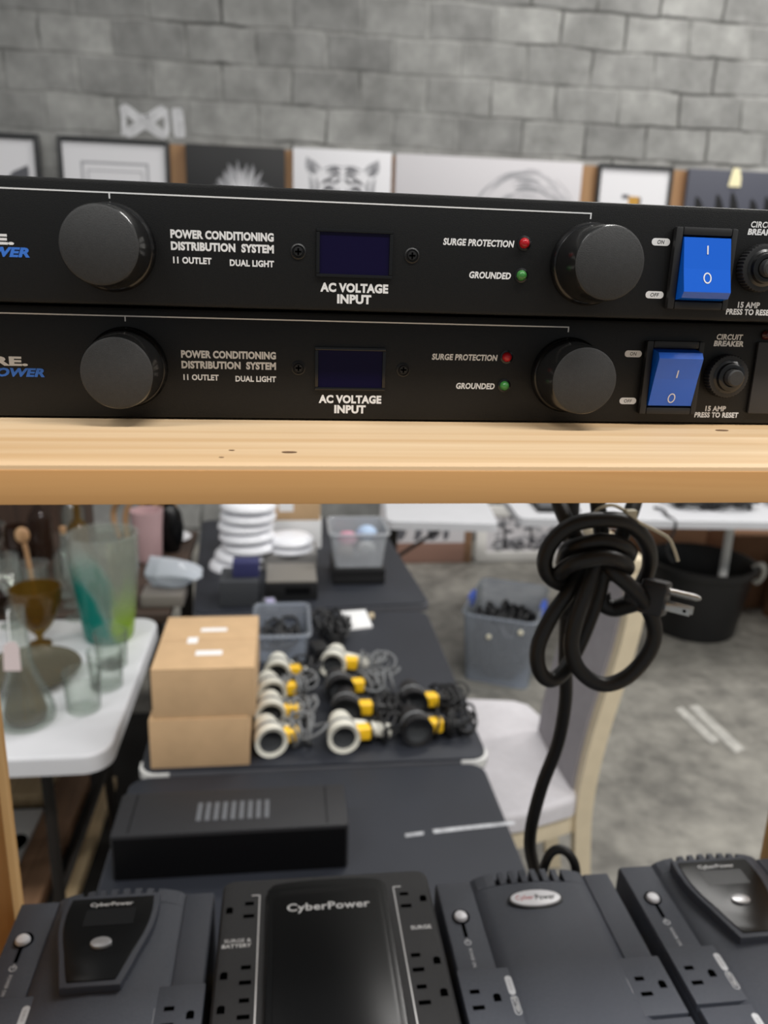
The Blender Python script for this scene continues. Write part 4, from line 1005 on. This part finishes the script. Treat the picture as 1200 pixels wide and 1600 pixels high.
for Yc in (1.40, 1.69):
    P = [V((q.x, Yc, q.z))-c0 for q in S]
    P = P+[V((S[-1].x+.015-.68, Yc-1.63, .20)), V((S[-1].x+.05-.68, Yc-1.63, .0))]
    pts = spline(P, 6, False); mb = MB(); tt = bmesh.new(); rr = []
    for i, q in enumerate(pts):
        rr.append([tt.verts.new(q+V((dx, dy, 0))) for dx, dy in ((-.022, -.016), (.022, -.016), (.022, .016), (-.022, .016))])
    for A, B in zip(rr, rr[1:]):
        for k in range(4): tt.faces.new((A[k], A[(k+1) % 4], B[(k+1) % 4], B[k]))
    tt.faces.new(rr[0]); tt.faces.new(rr[-1][::-1]); bmesh.ops.recalc_face_normals(tt, faces=tt.faces[:])
    mb.add(tt); mb.build('rear_leg', 'cream_wood', t)
for Yc in (1.38, 1.86):
    MB().box((.50-.68, Yc-1.63-.02, 0), (.54-.68, Yc-1.63+.02, .3545), .004).build('front_leg', 'cream_wood', t)
tt = bmesh.new(); rr = []
for q in spline([V((q.x, 0, q.z))-V((.68, 0, 0)) for q in S[:7]], 5, False):
    rr.append([tt.verts.new((q.x+dx, dy, q.z)) for dx, dy in ((-.030, -.213), (-.036, -.06), (-.030, .082), (.012, .082), (.018, -.06), (.012, -.213))])
for A, B in zip(rr, rr[1:]):
    for k in range(6): tt.faces.new((A[k], A[(k+1) % 6], B[(k+1) % 6], B[k]))
tt.faces.new(rr[0]); tt.faces.new(rr[-1][::-1]); bmesh.ops.recalc_face_normals(tt, faces=tt.faces[:])
MB().add(tt).build('backrest', 'back_fabric', t)
q = S[0]
MB().box((q.x-.68-.022, -.246, q.z-.0), (q.x-.68+.022, .085, q.z+.035), .008).build('top_rail', 'cream_wood', t)

# ================================================================== FLOOR THINGS
b0 = on(722, 1062, 0); b1 = on(824, 1080, 0)
dx, dy = (b1-b0).x, (b1-b0).y; ang = math.atan2(dy, dx); W = math.hypot(dx, dy)
t = bin_('storage_bin', 'large milky storage bin with blue handles on the concrete floor', -.165, .165, -.24, .24, .0003, .34, 'bin', .90, handle='blue_clip')
cen = (b0+b1)/2 + V((-sin(ang), cos(ang), 0))*.22
t.location = (cen.x, cen.y, .0003); t.rotation_euler = (0, 0, ang)
MB().sphere((-.04, -.232, .24), .011, sub=2).sphere((.10, -.234, .285), .012, sub=2).build('sticker', 'tie', t)
lump = tangle('cable_bundle', 'heap of black cables filling the milky bin on the floor', 'cables', (cen.x, cen.y, .012), .128, .190, .24, 64, .012, seed=11)
lump.rotation_euler = (0, 0, ang)
# black tub
cx, cy = 2.19, 3.42
t = thing('tub', 'round black plastic tub with a white rope handle on the floor', 'tub', (cx, cy, .0003))
MB().lathe([(0, 0), (.20, 0), (.215, .012), (.262, .355), (.285, .362), (.288, .392), (.270, .396), (.255, .372), (.205, .03), (0, .025)], seg=56).build('tub_body', 'tub', t)
MB().tube([(.235, -.10, .375), (.275, -.115, .40), (.300, -.10, .34), (.292, -.06, .28), (.27, -.045, .33)], .013, 10).build('rope_handle', 'rope', t)

# far white tables
def far_table(label, cx, cy, hx, hy, rz, legs, z=TZ):
    t = thing('folding_table', label, 'table', (cx, cy, 0), rz, 'white tables along the wall')
    MB().prism(rrect(-hx, -hy, hx, hy, .04, 5), z-.04, z, .008, seg=3).build('tabletop', 'table_white', t)
    for (x, y, bx) in legs:
        MB().tube([(x, y, z-.041), (x, y-.02, 0.0005)], .015, 10).build('leg', 'dark_metal', t)
        MB().tube([(x, y, z-.22), (bx, y+.02, z-.045)], .009, 8).build('brace', 'dark_metal', t)
    return t
far_table('small white folding table just behind the far black table', .72, 3.32, .25, .37, radians(-6), [(-.205, -.25, .05), (-.205, .28, .05)])
far_table('white folding table at right, heaped with black cables', 2.09, 3.33, 1.02, .39, radians(-4), [(-.30, .25, -.6), (.93, .1, .6), (.93, .3, .6)])
rt = [o for o in COL.objects if o.get('label', '').startswith('white folding table at right')][0]
MB().tube([(.14, -.06, TZ-.041), (.14, -.06, .0005)], .022, 12).build('leg', 'offwhite', rt)['label'] = 'pale leg'
q = on(800, 793, TZ+.02)
t = thing('tray', 'dark flat tray at the left end of the right white table, behind the knotted lead', 'tray', (1.27, 3.245, TZ+.0004), -.07)
MB().box((-.10, -.16, 0), (.10, .16, .018), .004).build('base', 'black_matte', t)
MB().box((-.085, -.14, .0182), (.085, .14, .024), .002).build('liner', 'grey_plastic', t)
tangle('cable_bundle', 'heap of black cables on the right white table, above the tub', 'cables', (2.05, 3.22, TZ+.0005), .22, .13, .05, 16, .008, seed=21)
tangle('cable_bundle', 'heap of black cables at the right end of the right white table', 'cables', (2.62, 3.22, TZ+.0005), .28, .13, .07, 20, .009, seed=22)
tag(MB().tube([(0, 0, .006), (.02, -.05, .01), (.0, -.14, .008), (.02, -.19, -.02), (-.01, -.20, -.14), (.03, -.198, -.2)], .006, 8).build('cable_strand', 'cable_black', loc=(1.75, 3.148, TZ+.001)), 'single black cable drooping over the front edge of the right white table', 'cable')
carton('dark brown carton standing under the right white table, nearest the tub', 2.52, 2.95, 3.66, 4.1, .0003, .44, 'card_dark', 'cartons under the right table')
carton('dark brown carton behind the black tub, under the right white table', 1.90, 2.42, 3.80, 4.2, .0003, .46, 'card_dark', 'cartons under the right table')
t = carton('dark brown carton at the right edge of the photo, in front of the other cartons', 2.70, 3.15, 3.15, 3.58, .0003, .36, 'card_dark', 'cartons under the right table')
MB().box((-.20, -.2165, .18), (-.10, -.2155, .27)).build('sticker', 'paper', t, smooth=0)

# ================================================================== PICTURES
def picture(label, x0, x1, z0, z1, Y, frame=None, fw=.022, ground='art_white', dep=.03, mats=None, group=None, tilt=0, name='framed_picture'):
    t = thing(name, label, 'picture', ((x0+x1)/2, Y, z0), 0, group)
    hx, h = (x1-x0)/2, z1-z0
    if tilt: t.rotation_euler = (tilt, 0, 0)
    if frame:
        f = MB().box((-hx, -dep, 0), (-hx+fw, 0, h), .003).box((hx-fw, -dep, 0), (hx, 0, h), .003).box((-hx+fw, -dep, h-fw), (hx-fw, 0, h), .003).box((-hx+fw, -dep, 0), (hx-fw, 0, fw), .003)
        f.build('frame', frame, t)
        MB().box((-hx+fw, -dep*.6, fw), (hx-fw, -dep*.2, h-fw)).build('print', ground, t, smooth=0)
        return t, hx-fw, h, -dep*.6
    MB().box((-hx, -dep, 0), (hx, 0, h), .002).build('canvas', ground, t)
    return t, hx, h, -dep
def strokes(t, y, L, m, name, taper=True):
    """L: list of (points, half width) as flat brush marks on the print"""
    mb = MB(); lay = 0
    for pts, wd in L:
        lay += 1; yy = y-.0006-.00002*(lay % 20)
        P = spline([V((p[0], 0, p[1])) for p in pts], 4, False); n = len(P)
        for i in range(n-1):
            d = (P[i+1]-P[i]).normalized(); nn = V((-d.z, 0, d.x))
            f_ = (lambda u: sin(pi*u)) if taper else (lambda u: min(1, .55+.9*sin(pi*u)))
            wa = wd*f_((i+.3)/(n-.4)); wb_ = wd*f_((min(i+1, n-1)+.3)/(n-.4))
            a, b = P[i], P[i+1]
            mb.quad([(a.x-nn.x*wa, yy, a.z-nn.z*wa), (b.x-nn.x*wb_, yy, b.z-nn.z*wb_), (b.x+nn.x*wb_, yy, b.z+nn.z*wb_), (a.x+nn.x*wa, yy, a.z+nn.z*wa)])
    return mb.build(name, m, t, smooth=0)
PY = 4.899; PT_ = 2.515; PB = 1.80
tag(MB().box((-2.4, -.008, 0), (2.4, .008, .95)).build('plywood_board', 'rail', loc=(1.2, WY-.0085, 1.555), smooth=0), 'brown plywood board on the block wall behind the row of pictures', 'board')
G = 'pictures in a row on the block wall'
t, hx, h, y = picture('black framed white picture at the far left of the row', -2.05, -1.415, PB, PT_+.003, PY+.012, 'frame_black', .03, group=G)
strokes(t, y, [([(.10+.03*k, .3), (.15+.02*k, .45), (.18+.02*k, .52+.01*k)], .03) for k in range(4)], 'g2', 'artwork')
t, hx, h, y = picture('black framed picture with a double grey line border on white', -1.315, -.677, PB, PT_+.003, PY+.012, 'frame_black', .026, group=G)
mb = MB()
for q, wd in ((.10, .012), (.135, .006)):
    zt = h-.026-q*1.15
    mb.box((-hx+q, y-.001, .1), (-hx+q+wd, y-.0002, zt)).box((hx-q-wd, y-.001, .1), (hx-q, y-.0002, zt)).box((-hx+q, y-.001, zt), (hx-q, y-.0002, zt+wd))
mb.build('inner_border', 'g1', t, smooth=0)
t, hx, h, y = picture('black canvas with a pale feathery burst', -.583, .001, PB, PT_-.006, PY+.012, None, ground='art_black', group=G, name='canvas_print')
rr = random.Random(4)
strokes(t, y, [([(.03, .30), (.03+.09*cos(a), .36+.10*sin(a)), (.03+(.17+.05*rr.random())*cos(a), .36+(.22+.06*rr.random())*sin(a))], .012) for a in [radians(12+156*k/30) for k in range(31)]], 'g1', 'artwork')
strokes(t, y-.0006, [([(.03, .30), (.03+.07*cos(a), .36+.07*sin(a)), (.03+(.12+.06*rr.random())*cos(a), .36+(.16+.06*rr.random())*sin(a))], .006) for a in [radians(15+150*k/22) for k in range(23)]], 'art_white', 'artwork_highlight')
t, hx, h, y = picture('white canvas with a grey drawing of a big cat face', .050, .649, PB, PT_+.003, PY+.012, None, ground='art_white', group=G, name='canvas_print')
L1, L2 = [], []
for s_ in (-1, 1):
    L1 += [([(s_*.215, .672), (s_*.20, .60), (s_*.15, .585)], .020), ([(s_*.21, .66), (s_*.17, .63), (s_*.13, .60)], .014), ([(s_*.20, .57), (s_*.185, .49), (s_*.20, .40)], .012),
           ([(s_*.165, .56), (s_*.15, .50), (s_*.17, .43)], .011), ([(s_*.12, .605), (s_*.06, .622), (0, .62)], .008), ([(s_*.14, .46), (s_*.16, .40), (s_*.14, .33)], .012)]
    L2 += [([(s_*.012, .60), (s_*.05, .605), (s_*.10, .585)], .010), ([(s_*.01, .575), (s_*.045, .578), (s_*.085, .555)], .010), ([(s_*.01, .55), (s_*.03, .545), (s_*.05, .52)], .009),
           ([(s_*.05, .53), (s_*.09, .545), (s_*.13, .52)], .010), ([(s_*.045, .485), (s_*.085, .505), (s_*.12, .475)], .014), ([(s_*.03, .50), (s_*.022, .44), (s_*.035, .38)], .010), ([(s_*.19, .63), (s_*.18, .60), (s_*.16, .59)], .008)]
strokes(t, y, L1, 'g1', 'artwork'); strokes(t, y-.0006, L2, 'g2', 'artwork_shading')
t, hx, h, y = picture('wide pale canvas with a faint pencil drawing of hair', .675, 1.860, PB, PT_+.0, PY+.012, None, ground='art_pale', group=G, name='canvas_print')
rr = random.Random(9); L = []
for k in range(46):
    a = radians(rr.uniform(8, 130)); r1 = .36-.16*(k % 9)/9+rr.uniform(-.01, .01); b = a+rr.uniform(.3, .7); q_ = rr.uniform(-.012, .012)
    L.append(([(.24+(r1+q_)*cos(c_), .30+(r1-q_)*.98*sin(c_)) for c_ in (a, (2*a+b)/3, (a+2*b)/3, b)], rr.uniform(.004, .011)))
strokes(t, y, L[:30], 'g4', 'artwork'); strokes(t, y-.0006, L[30:], 'g1', 'artwork_shading')
t, hx, h, y = picture('small black framed white picture with an ochre block in it', 1.967, 2.466, PB, PT_+.003, PY+.012, 'frame_black', .022, group=G)
mb = MB().box((-.03, y-.001, .35), (.04, y-.0002, h-.185)); mb.build('artwork', 'gold', t, smooth=0)
MB().box((-.075, y-.001, h-.20), (-.03, y-.0002, h-.175)).box((.04, y-.001, .38), (.055, y-.0002, h-.19)).build('artwork_shading', 'g2', t, smooth=0)
t, hx, h, y = picture('dark grey canvas with black upright shapes, at the right end of the row', 2.567, 3.40, PB, PT_, PY+.012, None, ground='art_grey', group=G, name='canvas_print')
L = []
for k in range(6):
    x = -hx+.08+.12*k+.02*(k % 2); L.append(([(x, .36), (x+.02, .46), (x-.01, .55+.02*(k % 3))], .032))
strokes(t, y, L, 'art_black', 'artwork')
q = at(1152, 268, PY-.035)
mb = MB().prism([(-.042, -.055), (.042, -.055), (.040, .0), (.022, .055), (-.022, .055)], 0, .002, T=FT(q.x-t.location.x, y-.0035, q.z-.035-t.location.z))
mb.build('price_card', 'lampshade', t, smooth=0)  # pale flat shape added as a bright glare spot on the canvas
SM = [([(-.94, 2.70), (-.88, 2.655), (-.79, 2.60), (-.70, 2.545)], .028), ([(-.93, 2.545), (-.86, 2.59), (-.77, 2.65), (-.70, 2.70)], .030), ([(-.945, 2.70), (-.935, 2.62), (-.945, 2.54)], .014),
      ([(-.63, 2.705), (-.622, 2.62), (-.618, 2.545)], .034), ([(-.70, 2.70), (-.69, 2.62), (-.70, 2.545)], .016), ([(-.85, 2.625), (-.80, 2.62), (-.76, 2.63)], .040)]
K['smear'] = mat('white_paint_smear', (212, 212, 214), .8, var=.2, scale=18)
strokes(wb, WY-.001, SM, 'smear', 'paint_smear', False)
# leaning pictures on the floor
t, hx, h, y = picture('pale picture with dark figures and a brown lower band, leaning under the far white table', .60, 1.205, .002, .62, 4.52, None, ground='art_pale', tilt=-.06, name='canvas_print')
MB().box((-hx, y-.002, .0), (hx, y-.0002, .135)).build('lower_band', mat('rosy_brown_print', (146, 112, 98), .6), t, smooth=0)
strokes(t, y, [([(.03, .15), (.05, .24), (.02, .38)], .05), ([(-.18, .15), (-.16, .22), (-.18, .34)], .03), ([(.12, .15), (.13, .2), (.12, .30)], .02), ([(-.08, .15), (-.05, .2), (-.07, .27)], .025)], 'g2', 'artwork')
MB().box((hx-.05, -.034, 0), (hx, -.002, h), .003).build('frame', 'plank_brown', t)
t, hx, h, y = picture('white framed black and white landscape of trees leaning by the wall', 1.235, 2.00, .002, .38, 4.52, 'frame_white', .068, ground='art_pale', tilt=-.06)
rr = random.Random(3)
def blobs(n, w0, w1, z0, z1):
    L = []
    for k in range(n):
        x, z = rr.uniform(-hx+.02, hx-.06), rr.uniform(z0, z1); w_ = rr.uniform(.02, .06)
        L.append(([(x, z), (x+w_*.5, z+rr.uniform(-.012, .016)), (x+w_, z+rr.uniform(-.01, .01))], rr.uniform(w0, w1)))
    return L
strokes(t, y, blobs(60, .010, .022, .08, .29), 'g1', 'artwork')
strokes(t, y-.0006, blobs(46, .006, .016, .08, .17)+blobs(26, .008, .018, .20, .30), 'g2', 'artwork_shading')
strokes(t, y-.0012, [([(x_, .08), (x_+.01, .17), (x_-.006, .30)], .009) for x_ in (-.20, -.02, .13, .24)]+blobs(18, .004, .010, .08, .14), 'g3', 'artwork_trunks')
